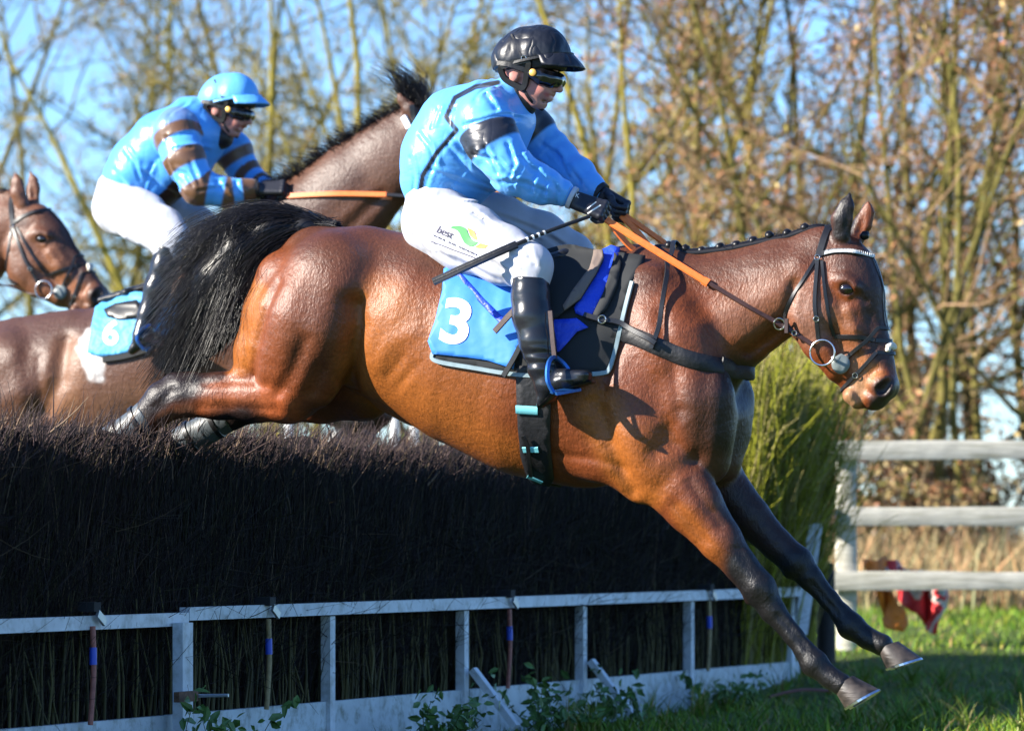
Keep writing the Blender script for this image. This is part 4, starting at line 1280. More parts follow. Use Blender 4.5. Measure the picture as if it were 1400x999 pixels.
    if sheep:
        q = F.loc(*mp(1212, 474)); g = Field((q.x - .06, -.07, q.z - .06), (q.x + .06, .07, q.z + .06), .004)
        h = skin.b.ray_cast(Vector((q.x + .5, 0, q.z)), Vector((-1, 0, 0))); c0 = h[0] if h[0] else q
        for i in range(9):
            g.ball((c0.x + rng.normal(0, .004), lerp(-.034, .034, i / 8), c0.z + rng.normal(0, .008)), .011, 1, .006)
        V, Q = g.mesh(0); V = V + normals_of(V, Q) * (.0035 * vnoise(V, 230, 3))[:, None]
        obj_np('sheepskin_pad', V, Q, M['sheep'], b)
    return b
M['rubber'] = mat('grey_rubber', (.16, .19, .19), rough=.45, bump=[(200, .2, .001)])

bridle1 = bridle(H1, SK1, ident, 'black leather bridle with white studded browband and sheepskin nose pad')

# saddle pad, number cloth
pad1 = thing('saddle_pad', 'black felt saddle pad with pale grey edging under number cloth 3', 'saddle pad', H1)
drape('felt', SK1, [(606, 372), (600, 430), (594, 484), (597, 494), (650, 503), (705, 512), (770, 514), (828, 509), (837, 502), (850, 445), (866, 384), (884, 352), (850, 347), (770, 362), (690, 366), (640, 360)], M['felt'], pad1, .006, .008, 9, True)
strap('edging', SK1, [(594, 482), (597, 493), (650, 503), (706, 512), (770, 514), (822, 510), (835, 503), (847, 455), (866, 386)], .018, M['trim'], pad1, .013, .008, -1, 6, vg=-.25, smooth_n=1)
strap('edging', SK1, [(594, 482), (597, 493), (650, 503), (706, 512), (770, 514), (822, 510), (835, 503), (847, 455), (866, 386)], .018, M['trim'], pad1, .013, .008, 1, 6, vg=-.25, smooth_n=1)
cloth1 = thing('number_cloth', 'sky blue saddle cloth with a white number 3', 'cloth', H1)
nc1 = drape('cloth', SK1, [(607, 372), (606, 400), (597, 440), (588, 467), (594, 484), (640, 489), (668, 493), (690, 500), (704, 505), (712, 470), (735, 450), (745, 400), (730, 366), (690, 360), (640, 356)], M['cloth_blue'], cloth1, .019, .003, 6, True, wr=.004)
nv = np.empty(len(nc1.data.vertices) * 3); nc1.data.vertices.foreach_get('co', nv)
SKC = Skin(H1, nv.reshape(-1, 3), np.array([list(p.vertices) for p in nc1.data.polygons]))
text_on('number', SKC, '3', (624, 443), 58, .17, M['white_print'], cloth1, .0045, bold=.030, xs=1.10, vg=-.3)
drape('cloth', SK1, [(806, 356), (838, 341), (850, 344), (838, 374), (824, 410), (808, 438), (788, 432), (786, 424), (800, 400)], M['royal'], cloth1, .020, .003, 6, True, wr=.002)
drape('cloth', SK1, [(740, 440), (790, 438), (806, 450), (790, 456), (766, 482), (745, 486)], M['royal'], cloth1, .022, .003, 6, True, wr=.003)
drape('fold_strip', SK1, [(622, 381), (629, 378), (662, 412), (693, 440), (690, 450), (655, 416)], M['royal'], cloth1, .0235, .002, 5, wr=.002)  # dark blue strip laid along a fold of the cloth

# saddle
saddle1 = thing('saddle', 'black racing saddle with suede knee roll and blue stirrup on the number 3 cloth', 'saddle', H1)
g = grid_for(H1, 640, 835, 320, 420, .22, .007)
g.chain(H1, [(660, 366, 15, 0, 4.5), (700, 368, 14, 0, 5.0), (745, 362, 13, 0, 4.4), (780, 352, 12, 0, 3.2), (803, 348, 9.5, 0, 2.2)], .02)
V, Q = g.mesh(1); obj_np('seat', V, Q, M['leather'], saddle1)
drape('flap', SK1, [(735, 355), (775, 343), (808, 350), (828, 352), (827, 363), (816, 385), (796, 415), (773, 431), (758, 442), (745, 436), (735, 400)], M['felt'], saddle1, .034, .007, 7, True)
suede = mat('suede', (.16, .12, .10), rough=.85, bump=[(200, .4, .001)])
drape('knee_roll', SK1, [(815, 353), (828, 352), (827, 363), (816, 385), (796, 415), (773, 431), (771, 424), (786, 404), (808, 378)], suede, saddle1, .040, .006, 6, True)
drape('flap', SK1, [(843, 350), (852, 364), (846, 395), (830, 426), (815, 439), (812, 432), (826, 404), (838, 374)], M['felt'], saddle1, .024, .006, 7, True)
drape('girth', SK1, [(706, 500), (707, 540), (709, 580), (713, 620), (722, 648), (735, 661), (757, 664), (757, 650), (753, 600), (754, 550), (752, 500)], M['black_cloth'], saddle1, .010, .008, 8, True)
for pts in ([(707, 558), (737, 560)], [(717, 611), (738, 611)], [(723, 645), (743, 653)]):
    strap('elastic', SK1, pts, .034 if pts[0][1] < 600 else .026, M['teal'], saddle1, .021, .004, -1, 5, vg=-.3, smooth_n=0)
strap('girth_strap', SK1, [(717, 592), (724, 605), (726, 625), (728, 644)], .018, M['leather'], saddle1, .026, .004, -1, 4, vg=-.3)
hook = H1.loc(792, 354, -.10)
obj_py('ring', torus_geo(hook, Vector((1, 0, 0)), Vector((0, 0, 1)), .008, .002, 12, 6), M['steel'], saddle1)
free_strap('loose_strap', [H1.loc(712, 415, -.37), H1.loc(695, 432, -.365), H1.loc(676, 453, -.352)], .026, .005, M['brown_leather'], saddle1, (0, -1, .2))
free_strap('loose_strap', [H1.loc(715, 465, -.365), H1.loc(702, 490, -.355), H1.loc(688, 514, -.345)], .024, .005, M['leather'], saddle1, (0, -1, .2))
bluesteel = mat('blue_anodised_iron', (.03, .14, .42), rough=.28, metal=.7)
for x0, sg in ((0, 1), (60, -1)):
    vv = lambda v: v * sg
    free_strap('stirrup_leather', [H1.loc(752 + x0, 425, vv(-.385)), H1.loc(755 + x0, 460, vv(-.40)), H1.loc(758 + x0, 490, vv(-.41))], .020, .005, M['brown_leather'], saddle1, (0, -sg, 0))
    arch = [H1.loc(757 + x0, 537, vv(-.475)), H1.loc(749 + x0, 520, vv(-.475)), H1.loc(750 + x0, 497, vv(-.455)), H1.loc(758 + x0, 488, vv(-.412)), H1.loc(770 + x0, 496, vv(-.37)), H1.loc(780 + x0, 510, vv(-.350)), H1.loc(790 + x0, 531, vv(-.350))]
    P = resample(arch, 6)
    st_ = obj_py('stirrup', ribbon_geo(P, [Vector((.7, -.5 * sg, .2))] * len(P), .016, .009), bluesteel, saddle1)
    P = resample([arch[0], arch[-1]], 5)
    obj_py('tread', ribbon_geo(P, [Vector((.3, 0, 1))] * len(P), .038, .010), bluesteel, st_)

# breast girth with neck strap
bg = thing('breast_girth', 'black elastic breast girth with leather neck strap on horse number 3', 'harness', H1)
for sd in (-1, 1):
    strap('elastic_band', SK1, [(838, 452), (870, 461), (900, 474), (945, 492), (985, 500)], .066, M['black_cloth'], bg, .008, .006, sd, 7, vg=-.2)
    strap('buckle_strap', SK1, [(800, 434), (822, 440), (850, 444), (880, 458), (897, 470)], .022, M['leather'], bg, .034, .005, sd, 6, vg=-.25)
    p, n = SK1.px(825, 441, .040, sd, -.25); obj_py('buckle', torus_geo(p, Vector((1, 0, 0)), Vector((0, 0, 1)), .015, .003, 12, 6), M['steel'], bg)
    strap('neck_strap', SK1, [(892, 476), (903, 440), (908, 400), (911, 362)], .020, M['leather'], bg, .020, .005, sd, 6, vg=-.14)
P0 = SK1.px(911, 362, .020, -1, -.14)[0]; P1 = SK1.px(911, 362, .020, 1, -.14)[0]
ar = H1.loc(922, 329)
P = resample([P0, Vector((P0.x + .01, P0.y * .75, ar.z - .05)), Vector((ar.x, 0, ar.z)), Vector((P1.x + .02, P1.y * .75, ar.z - .05)), P1], 6)
obj_py('neck_strap', ribbon_geo(P, [Vector((0, (1 if p.y > 0 else -1) * min(1, abs(p.y) * 20), .6)) for p in P], .020, .004), M['leather'], bg)
a = H1.loc(985, 500, -.15)
fr = []
for q in np.linspace(-1, 1, 9):
    fr.append((q, SK1.b.ray_cast(Vector((a.x + .17, q * .11, a.z - .01)), Vector((-1, 0, 0)))))
P = [SK1.px(985, 500, .008, -1, -.15)[0]] + [h[0] + h[1] * .01 for q, h in fr if h[0]] + [SK1.px(985, 500, .008, 1, -.15)[0]]
P = resample(P, 3)
obj_py('elastic_band', ribbon_geo(P, [Vector((1, p.y * 8, 0)) for p in P], .066, .006), M['black_cloth'], bg)

# reins
reins1 = thing('reins', 'orange rubber reins with black leather ends running to the bit', 'reins', H1)
def rein_path(F, skin, pts, sd, gap=.014, n=10):
    P = resample(pts, n); out = []
    for p in P:
        h = skin.uz(p.x, p.z, sd)[0]
        ray = skin.b.ray_cast(Vector((p.x, sd * 1.2, p.z)), Vector((0, -sd, 0)))
        v = p.y
        if ray[0] is not None and abs(ray[0].y) + gap > abs(v): v = sd * (abs(ray[0].y) + gap)
        out.append(Vector((p.x, v, p.z)))
    for _ in range(4):
        out = [out[0]] + [Vector((out[i].x, max(abs(out[i].y), abs(out[i - 1].y + out[i + 1].y) / 2) * sd, out[i].z)) for i in range(1, len(out) - 1)] + [out[-1]]
    return out
P = rein_path(H1, SK1, [H1.loc(829, 300, -.118), H1.loc(880, 332, -.13), H1.loc(966, 385, -.13)], -1)
obj_py('rubber_grip', ribbon_geo(P, [Vector((.3, -1, .5))] * len(P), .028, .007), M['orange'], reins1)
e0 = P[-1]
P = rein_path(H1, SK1, [e0, H1.loc(1020, 417, -.13), H1.loc(1066, 443, -.12), H1.loc(1112, 471, -.09)], -1, .010)
obj_py('leather_end', ribbon_geo(P, [Vector((.3, -1, .5))] * len(P), .019, .006), M['brown_leather'], reins1)
obj_py('keeper', ribbon_geo([e0 + Vector((-.012, -.001, .006)), e0 + Vector((.008, -.001, -.005))], [Vector((.3, -1, .5))] * 2, .034, .010), M['orange'], reins1)
rg = H1.loc(1065, 443, -.13); k = min(range(len(P)), key=lambda i: abs(P[i].x - rg.x)); rg = P[k]
obj_py('martingale_ring', torus_geo(rg + Vector((0, -.006, 0)), Vector((1, 0, 0)), Vector((0, -.25, 1)), .021, .003, 20, 6), M['steel'], reins1)
obj_py('rein_stop', ribbon_geo([rg + Vector((.028, -.006, .02)), rg + Vector((.028, -.008, -.035))], [Vector((0, -1, 0))] * 2, .016, .010), M['brown_leather'], reins1)
k2 = P[int(len(P) * .80)]
obj_py('buckle', torus_geo(k2 + Vector((0, -.006, 0)), Vector((.8, 0, -.5)), Vector((.5, 0, .8)), .010, .0022, 12, 6), M['steel'], reins1)
P = rein_path(H1, SK1, [H1.loc(852, 293, .110), H1.loc(900, 326, .125), H1.loc(972, 380, .14)], 1)
obj_py('rubber_grip', ribbon_geo(P, [Vector((-.3, -.6, 1))] * len(P), .028, .007), M['orange'], reins1)
P = rein_path(H1, SK1, [P[-1], H1.loc(1030, 415, .13), H1.loc(1120, 470, .09)], 1, .010)
obj_py('leather_end', ribbon_geo(P, [Vector((.3, 1, .5))] * len(P), .019, .006), M['brown_leather'], reins1)
P = resample([H1.loc(834, 302, -.10), H1.loc(848, 322, -.075), H1.loc(868, 342, -.05), H1.loc(889, 350, -.02), H1.loc(892, 344, .03), H1.loc(876, 322, .08), H1.loc(850, 295, .10)], 7)
obj_py('slack_loop', ribbon_geo(P, [Vector((.5, -.8, .5))] * len(P), .026, .006), M['orange'], reins1)

# brushing boots on the hind cannons
def leg_boot(F, pts, r, parent, m, name='brushing_boot'):
    g_lo = [F.loc(p[0], p[1], p[2]) for p in pts]
    lo = [min(p[i] for p in g_lo) - .09 for i in range(3)]; hi = [max(p[i] for p in g_lo) + .09 for i in range(3)]
    g = Field(lo, hi, .006)
    for i in range(len(pts) - 1):
        g.cap(g_lo[i], g_lo[i + 1], r[i], r[i + 1], .85, .85, .01)
    d = (g_lo[-1] - g_lo[0]).normalized()
    g.plane(g_lo[0], tuple(-d)); g.plane(g_lo[-1], tuple(d))
    V, Q = g.mesh(1)
    o = obj_np(name, V, Q, m, parent)
    for t in (.25, .75):
        c0 = g_lo[0].lerp(g_lo[-1], t); rr = lerp(r[0], r[-1], t) * 1.03
        a_ = d.cross(Vector((0, 1, 0))).normalized()
        P = [c0 + a_ * (math.cos(q) * rr) + Vector((0, math.sin(q) * rr * .86, 0)) for q in np.linspace(0, 2 * math.pi, 24, endpoint=False)]
        obj_py('strap', ribbon_geo(P, [(p - c0).normalized() for p in P], .022, .004, closed=True), M['leather'], o)
    return o
M['boot_shell'] = mat('boot_shell', (.06, .072, .08), rough=.45, bump=[(40, .2, .003)])
bt = thing('brushing_boot', 'dark brushing boot strapped to the raised near hind leg of horse number 3', 'leg boot', H1)
leg_boot(H1, [(203, 567, -.13), (180, 586, -.13), (152, 604, -.13)], [.066, .062, .066], bt, M['boot_shell'], 'shell')
bt = thing('brushing_boot', 'shiny grey brushing boot on the far hind leg dragging through the birch', 'leg boot', H1)
leg_boot(H1, [(312, 568, .14), (285, 585, .14), (245, 606, .14)], [.064, .060, .064], bt, M['boot_shell'], 'shell')

# ------------------------------------------------------------------ the second horse and its jockey
H2 = Frame(330, 21.5, 18)
MP2 = sim((1140, 335), (1195, 535), (577, 158), (687, 267))
def other_horse(F, trunk, neck, crest, legs, mp, bounds, h=.012):
    fu = F.loc(*mp(1110, 330)).x
    f = grid_for(F, *bounds, .40, h)
    f.chain(F, trunk, .06)
    f.chain(F, neck, .06); f.chain(F, crest, .04)
    for L, k in legs: f.chain(F, L, k)
    return f
f = grid_for(H2, -210, 760, 85, 760, .40, .0105, [(0, H2.loc(540, 200).x, 9, .007), (2, H2.loc(600, 300).z, 9, .007)])
f.chain(H2, [(10, 505, 66, 0, .95), (40, 518, 80, 0, .85), (95, 525, 96, 0, .82), (160, 522, 100, 0, .8), (230, 497, 105, 0, .74), (300, 455, 108, 0, .64), (350, 415, 96, 0, .6)], .06)
f.chain(H2, [(30, 462, 26, .05, 1), (100, 452, 24, .07, 1)], .05, mirror=True)
f.chain(H2, [(355, 385, 82, 0, .55), (420, 325, 72, 0, .52), (480, 268, 60, 0, .50), (535, 218, 48, 0, .50), (565, 185, 36, 0, .55)], .06)
f.chain(H2, [(330, 330, 26, 0, .6), (395, 278, 20, 0, .5), (470, 222, 16, 0, .5), (545, 168, 12, 0, .6)], .04)
f.chain(H2, [(320, 400, 45, .12, .7), (370, 460, 48, .13, .65), (385, 490, 36, .12, .7)], .04, mirror=True)
f.chain(H2, [(310, 450, 46, .15, .55), (340, 515, 40, .14, .65)], .03, mirror=True)
for sg, dx, dy in ((-1, 0, 0), (1, 34, -8)):
    f.chain(H2, [(350 + dx, 500 + dy, 38, .13 * sg, .8), (410 + dx, 540 + dy, 26, .13 * sg, .8), (455 + dx, 562 + dy, 19, .125 * sg, .85), (484 + dx, 574 + dy, 18.5, .122 * sg, .9), (472 + dx, 592 + dy, 13, .12 * sg, .85), (446 + dx, 620 + dy, 12, .118 * sg, .85), (428 + dx, 636 + dy, 15, .117 * sg, .9), (408 + dx, 640 + dy, 12, .116 * sg, 1)], .015)
    f.chain(H2, [(20 + dx, 510, 62, .13 * sg, .8), (30 + dx, 545, 60, .15 * sg, .75), (50 + dx, 580, 34, .145 * sg, .85), (0 + dx, 612, 26, .14 * sg, .8), (-50 + dx, 632, 21, .13 * sg, .75), (-85 + dx, 665, 15, .13 * sg, .8), (-130 + dx, 690, 13, .13 * sg, .85), (-150 + dx, 700, 15, .13 * sg, .85), (-170 + dx, 705, 12, .13 * sg, 1)], .02)
f.dent(H2, [(95, 470), (92, 520), (70, 560)], 14, .030); f.dent(H2, [(30, 480), (45, 540)], 16, -.012); f.dent(H2, [(62, 490), (66, 540)], 7, .010)
for i in (0, 1, 3): f.dent(H2, [(130 + i * 22, 500), (128 + i * 22, 560)], 8, .002)
f.dent(H2, [(510, 265), (465, 310)], 9, .012); f.dent(H2, [(440, 300), (490, 250)], 14, .006)
head_prims(f, H2, MP2, ear_back=True)
V2_, Q2_ = f.mesh(1)
SK2 = Skin(H2, V2_, Q2_)
GB = (.088, .034, .017)
c = paint(H2, V2_, GB, [
    ([(20, 450), (200, 440), (330, 350), (560, 160)], 26, (.060, .032, .024), .6),
    ([(95, 480), (85, 560)], 24, (.19, .085, .040), .7),
    ([(160, 560), (250, 560)], 40, (.15, .075, .045), .6),
    ([(470, 575), (430, 636), (400, 640)], 34, BLK, .95), ([(-20, 620), (-170, 705)], 34, BLK, .9),
    ([(520, 230), (555, 200)], 26, (.12, .062, .042), .6),
    ([MP2(1205, 530), MP2(1222, 530), MP2(1200, 552)], 12, (.020, .014, .013), .9),
    ([MP2(1192, 508), MP2(1170, 530)], 11, (.26, .11, .045), .85),
    ([MP2(1190, 370), MP2(1205, 470)], 14, (.03, .016, .012), .8),
])
x, y = H2.to_px_side(V2_, V2_[:, 1]); q = (vnoise(V2_, 26, 8) + .7 * vnoise(V2_, 70, 9)) * 9
w = smooth01((1.0 - np.hypot((x - 128) / 24, (y - 480) / 41) - q * .022) * 3.5) * (V2_[:, 1] < 0)         # lather under the cloth
c = (c * (1 - w[:, None]) + np.array((.50, .48, .46)) * w[:, None] * (1 + .25 * vnoise(V2_, 90, 12))[:, None]).astype(np.float32)
horse2 = thing('racehorse', 'brown racehorse wearing number 6, in mid jump behind the birch fence', 'horse', H2)
obj_np('body', V2_, Q2_, M['coat'], horse2, cols=c)
eye_at(H2, MP2, SK2, horse2)
for sg, dx, dy in ((-1, 0, 0), (1, 34, -8)):
    hoof_at(H2, ((402 + dx, 650 + dy), (398 + dx, 630 + dy)), ((382 + dx, 656 + dy), (366 + dx, 634 + dy)), .116 * sg, horse2)
    hoof_at(H2, ((-170 + dx, 716), (-178 + dx, 698)), ((-188 + dx, 726), (-204 + dx, 708)), .13 * sg, horse2)
# blown mane and forelock
pp = []
for i in range(1500):
    t = rng.uniform(0, 1); x_ = lerp(335, 562, t); y_ = np.interp(x_, [335, 395, 470, 548, 565], [318, 258, 203, 156, 148])
    a = np.array(H2.loc(x_, y_ + 3, rng.normal(0, .012))); l = rng.uniform(.05, .13) * (1.25 if x_ < 420 else 1)
    d = np.array([-.75 + rng.normal(0, .25), rng.normal(-.25, .35), .55 + rng.normal(0, .2)])
    pp.append([a, a + d * l * .4, a + d * l * .75 + np.array([0, 0, -.005]), a + d * l + np.array([-.01, 0, -.02])])
mn2 = strands('mane', pp, .0024, .0006, M['hair'], horse2, kind='stuff')
pp = []
for i in range(420):
    x_ = rng.uniform(556, 592); a = np.array(H2.loc(x_, 147 + (x_ - 556) * .15, rng.normal(0, .03))); l = rng.uniform(.08, .24)
    d = np.array([-.35 + rng.normal(0, .22), rng.normal(0, .25), 1 + rng.normal(0, .1)])
    pp.append([a, a + d * l * .4, a + d * l * .75, a + d * l + np.array([-.05 * l / .2, 0, -.01])])
strands('forelock', pp, .0026, .0005, M['hair'], horse2, kind='stuff')
st = tail_strands(H2, 500, (-42, 470), [((-80, 460), (-75, 480)), ((-130, 470), (-120, 520))], [(-180, 520), (-190, 600), (-150, 640)], .05)
strands('tail', st, .0022, .0008, M['hair'], horse2, kind='stuff')
bridle2 = bridle(H2, SK2, MP2, 'bridle on the horse hidden behind the jockey in sky blue silks', sheep=False, jewelled=False)
strap('cheek_sheepskin', SK2, [(553, 160), (560, 176)], .034, M['white_print'], bridle2, .010, .012, -1, 4, vg=-.06)
cloth2 = thing('number_cloth', 'pale blue saddle cloth with a white number 6', 'cloth', H2)
nc2 = drape('cloth', SK2, [(133, 424), (127, 450), (121, 484), (140, 488), (180, 482), (215, 470), (240, 450), (250, 405), (190, 402), (150, 412)], mat('pale_blue_cloth', (.07, .34, .66), rough=.6, bump=[(14, .6, .03), (50, .3, .006)]), cloth2, .016, .003, 6, True, wr=.003)
nv = np.empty(len(nc2.data.vertices) * 3); nc2.data.vertices.foreach_get('co', nv)
SKC2 = Skin(H2, nv.reshape(-1, 3), np.array([list(p.vertices) for p in nc2.data.polygons]))
text_on('number', SKC2, '6', (152, 457), 32, .12, M['white_print'], cloth2, .005, bold=.024, vg=-.3)
saddle2 = thing('saddle', 'black racing saddle under the jockey with brown sleeve hoops', 'saddle', H2)
drape('panel', SK2, [(147, 428), (162, 420), (192, 414), (200, 428), (190, 438), (165, 441), (150, 438)], M['leather'], saddle2, .028, .006, 6, True)
g = grid_for(H2, 130, 290, 360, 430, .22, .009)
g.chain(H2, [(150, 412, 8, 0, 5), (190, 402, 9, 0, 5), (240, 385, 10, 0, 4), (265, 372, 8, 0, 3)], .02)
V, Q = g.mesh(1); obj_np('seat', V, Q, M['leather'], saddle2)
strap('pad_edge', SK2, [(142, 492), (170, 488), (205, 478)], .034, M['felt'], saddle2, .014, .014, -1, 5, vg=-.3)
drape('girth', SK2, [(236, 470), (240, 540), (244, 590), (266, 590), (262, 530), (258, 470)], M['black_cloth'], saddle2, .010, .006, 8, True)

jockey2 = thing('person', 'jockey in sky blue silks with brown sleeve hoops and a blue helmet cover', 'person', H2)
MJ2 = sim((677, 78), (799, 88), (275, 132), (368, 142))
f = grid_for(H2, 110, 430, 80, 500, .52, .0085, [(0, H2.loc(280, 100).x, H2.loc(352, 100).x, .0048), (2, H2.loc(300, 205).z, H2.loc(300, 130).z, .0048)])
build_head(H2, MJ2, f)
mm = MJ2(750, 133); f.chain(H2, [(mm[0] + 2, mm[1], 4.2, 0, 2.4)], .006, 'sub')                 # open mouth
T2 = [(262, 165, 30, 0, 1.25), (225, 200, 38, 0, 1.1), (188, 240, 38, 0, 1.0), (168, 275, 34, 0, 1.1)]
AN2 = [(240, 180, 26, -.19, .8), (252, 215, 24, -.235, .85), (270, 256, 20, -.245, .85), (310, 264, 16, -.19, .9), (346, 259, 11.5, -.14, 1)]
AF2 = [(285, 180, 26, .19, .8), (318, 205, 23, .235, .85), (335, 236, 19, .24, .85), (355, 252, 15, .19, .9), (368, 258, 11.5, .14, 1)]
LN2 = [(165, 285, 34, -.10, .9), (195, 300, 32, -.19, .75), (222, 315, 26, -.27, .75), (237, 327, 19, -.315, .8), (231, 345, 17, -.325, .9)]
LF2 = [(175, 280, 33, .10, .9), (225, 295, 28, .19, .75), (265, 306, 22, .27, .75), (284, 318, 18, .315, .8), (280, 340, 16, .325, .9)]
SN2 = [(231, 345, 16, -.33, .9), (217, 385, 16, -.34, .9), (205, 425, 13, -.355, .9), (196, 458, 10, -.36, 1), (222, 470, 8, -.365, 1.1)]
SF2 = [(280, 345, 16, .33, .9), (270, 385, 16, .34, .9), (262, 425, 13, .355, .9), (254, 458, 10, .36, 1), (280, 470, 8, .365, 1.1)]
for L in (T2, AN2, AF2, LN2, LF2, SN2, SF2): f.chain(H2, sh(L, -3), .03)
V, Q = f.mesh(1); obj_np('body', V, Q, M['skin'], jockey2, cols=skin_cols(H2, V, MJ2))
helmet(H2, MJ2, jockey2, M['helmet_blue'], blue=True)
f = grid_for(H2, 115, 385, 120, 310, .42, .0075)
f.chain(H2, [(280, 158, 16, 0, 1.1), (266, 165, 32, 0, 1.35), (228, 196, 44, 0, 1.12), (196, 232, 46, 0, 1.05), (180, 250, 40, 0, 1.05)], .05)
f.chain(H2, [(280, 185, 32, 0, 1.5), (250, 225, 34, 0, 1.3), (222, 258, 26, 0, 1.3)], .04)
f.chain(H2, [(242, 172, 27, -.15, .9), (240, 182, 29, -.20, .8), (252, 216, 28, -.235, .85), (271, 256, 23.5, -.245, .85), (310, 264, 19, -.19, .9), (344, 259, 14, -.142, 1)], .028)
f.chain(H2, [(280, 172, 27, .15, .9), (287, 180, 28, .20, .8), (319, 206, 26, .235, .85), (336, 238, 22, .24, .85), (355, 253, 17, .19, .9), (366, 258, 13, .142, 1)], .028)
for L in ([(232, 200), (208, 225), (190, 262)], [(240, 225), (250, 255), (262, 270)], [(220, 215), (236, 245), (250, 268)], [(195, 235), (220, 258), (240, 276)], [(170, 205), (185, 222), (190, 245)], [(250, 140), (240, 160)], [(155, 232), (172, 255)]): crease(H2, L, .0075, 2.8, -.18)
for L in ([(244, 235), (262, 240), (272, 256)], [(268, 225), (280, 252)], [(280, 262), (305, 256)], [(300, 250), (315, 272)], [(320, 250), (330, 272)], [(232, 190), (262, 182)], [(245, 205), (268, 202)]): crease(H2, L, .0075, 2.4, -.24)
V, Q = f.mesh(1); N = normals_of(V, Q)
amp = wrinkle(V, .0035, 14, 31, (1, .6, 1.8))
ta, da = limb_t(V, [H2.loc(p[0], p[1], p[3]) for p in AN2]); tb, db = limb_t(V, [H2.loc(p[0], p[1], p[3]) for p in AF2])
V = V + N * amp[:, None]
c = np.tile(np.array((.085, .36, .84), np.float32), (len(V), 1))
na = (da < .13) & (V[:, 1] < -.09); fa = (db < .13) & (V[:, 1] > .09)
for t0, t1 in ((.0, .42), (.95, 1.38), (1.9, 2.35), (2.9, 3.25), (3.6, 4.1)):
    c = soft(c, E(ta, t0, t1) * na, BROWN); c = soft(c, E(tb, t0 + .2, t1 + .2) * fa, BROWN)
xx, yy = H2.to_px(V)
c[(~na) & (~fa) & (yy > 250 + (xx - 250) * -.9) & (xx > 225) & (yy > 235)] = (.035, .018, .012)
silks2 = obj_np('silks', V, Q, M['silk'], jockey2, cols=c)
f = grid_for(H2, 262, 330, 135, 215, .12, .007)
f.chain(H2, [(286, 152, 14, 0, 1.2), (292, 172, 18, 0, 1.1), (303, 188, 15, 0, 1.15), (285, 185, 19, 0, 1.2)], .02)
V, Q = f.mesh(1); obj_np('neck_warmer', V, Q, M['black_cloth'], jockey2)
f = grid_for(H2, 105, 310, 225, 370, .46, .0085)
f.chain(H2, [(170, 262, 37, 0, 1.15), (163, 285, 35, 0, 1.25)], .04)
f.chain(H2, sh(LN2, 3), .04); f.chain(H2, sh(LF2, 3), .04)
for L in ([(130, 285), (148, 310), (172, 330)], [(140, 262), (165, 258)], [(180, 268), (205, 285), (225, 300)], [(150, 320), (190, 338)], [(200, 322), (222, 342)], [(225, 305), (240, 325)]): crease(H2, L, .0065, 2.6, -.22)
V, Q = f.mesh(1); N = normals_of(V, Q); V = V + N * (wrinkle(V, .004, 22, 41, (1.2, 1, 1)))[:, None]
obj_np('breeches', V, Q, M['white_cloth'], jockey2)
for L, sg in ((SN2, -1), (SF2, 1)):
    a = H2.loc(L[0][0] - 75, 500, L[0][3]); b = H2.loc(L[0][0] + 30, 325, L[0][3])
    g = Field((a.x, L[0][3] - .1, a.z), (b.x, L[0][3] + .1, b.z), .0065)
    x0 = L[0][0]
    g.chain(H2, [(x0, 340, 18, L[0][3], .92), (x0 - 6, 365, 18.5, L[0][3], .92), (x0 - 16, 395, 18, L[1][3], .95), (x0 - 28, 430, 14, L[2][3], 1), (x0 - 38, 458, 12, L[3][3] * 1.06, 1)], .02)
    g.chain(H2, [(x0 - 36, 463, 12, L[3][3] * 1.06, 1), (x0 - 18, 464, 9.5, L[3][3] * 1.09, 1.2), (x0 - 5, 468, 7, L[4][3] * 1.1, 1.5)], .02)
    g.chain(H2, [(x0 - 42, 470, 9, L[3][3] * 1.06, 1), (x0 - 50, 479, 6, L[3][3] * 1.06, 1.4)], .012)
    g.plane(H2.loc(x0, 337, L[0][3]), (.3, 0, 1))
    V, Q = g.mesh(1); bo = obj_np('boot', V, Q, M['boot'], jockey2)
    vv = L[3][3] * 1.06
    P = resample([H2.loc(x0 - 34, 478, vv + .06 * sg), H2.loc(x0 - 44, 462, vv + .06 * sg), H2.loc(x0 - 30, 445, vv + .03 * sg), H2.loc(x0 - 18, 448, vv - .03 * sg), H2.loc(x0 - 12, 470, vv - .05 * sg)], 5)
    s2 = obj_py('stirrup', ribbon_geo(P, [Vector((.7, -.5, .2))] * len(P), .014, .008), bluesteel, saddle2)
    P = resample([P[0], P[-1]], 4); obj_py('tread', ribbon_geo(P, [Vector((.2, 0, 1))] * len(P), .036, .010), bluesteel, s2)
    free_strap('stirrup_leather', [H2.loc(x0 - 5, 395, vv - .02 * sg), H2.loc(x0 - 22, 445, vv)], .02, .005, M['brown_leather'], saddle2, (0, -1, 0))
gl, gp1, _ = fist(H2, H2.loc(356, 258, -.130), H2.loc(386, 256, -.115), jockey2, 'glove', M['glove'], -1, 1.12)
gl, gp2, _ = fist(H2, H2.loc(372, 256, .130), H2.loc(398, 252, .115), jockey2, 'glove', M['glove'], 1, 1.12)
cuffs(H2, H2.loc(343, 259, -.143), H2.loc(352, 258, -.135), .046, silks2, [(0, M['brown_leather'], .03), (.9, M['black_cloth'], .02)])
reins2 = thing('reins', 'orange rubber reins along the neck of horse number 6', 'reins', H2)
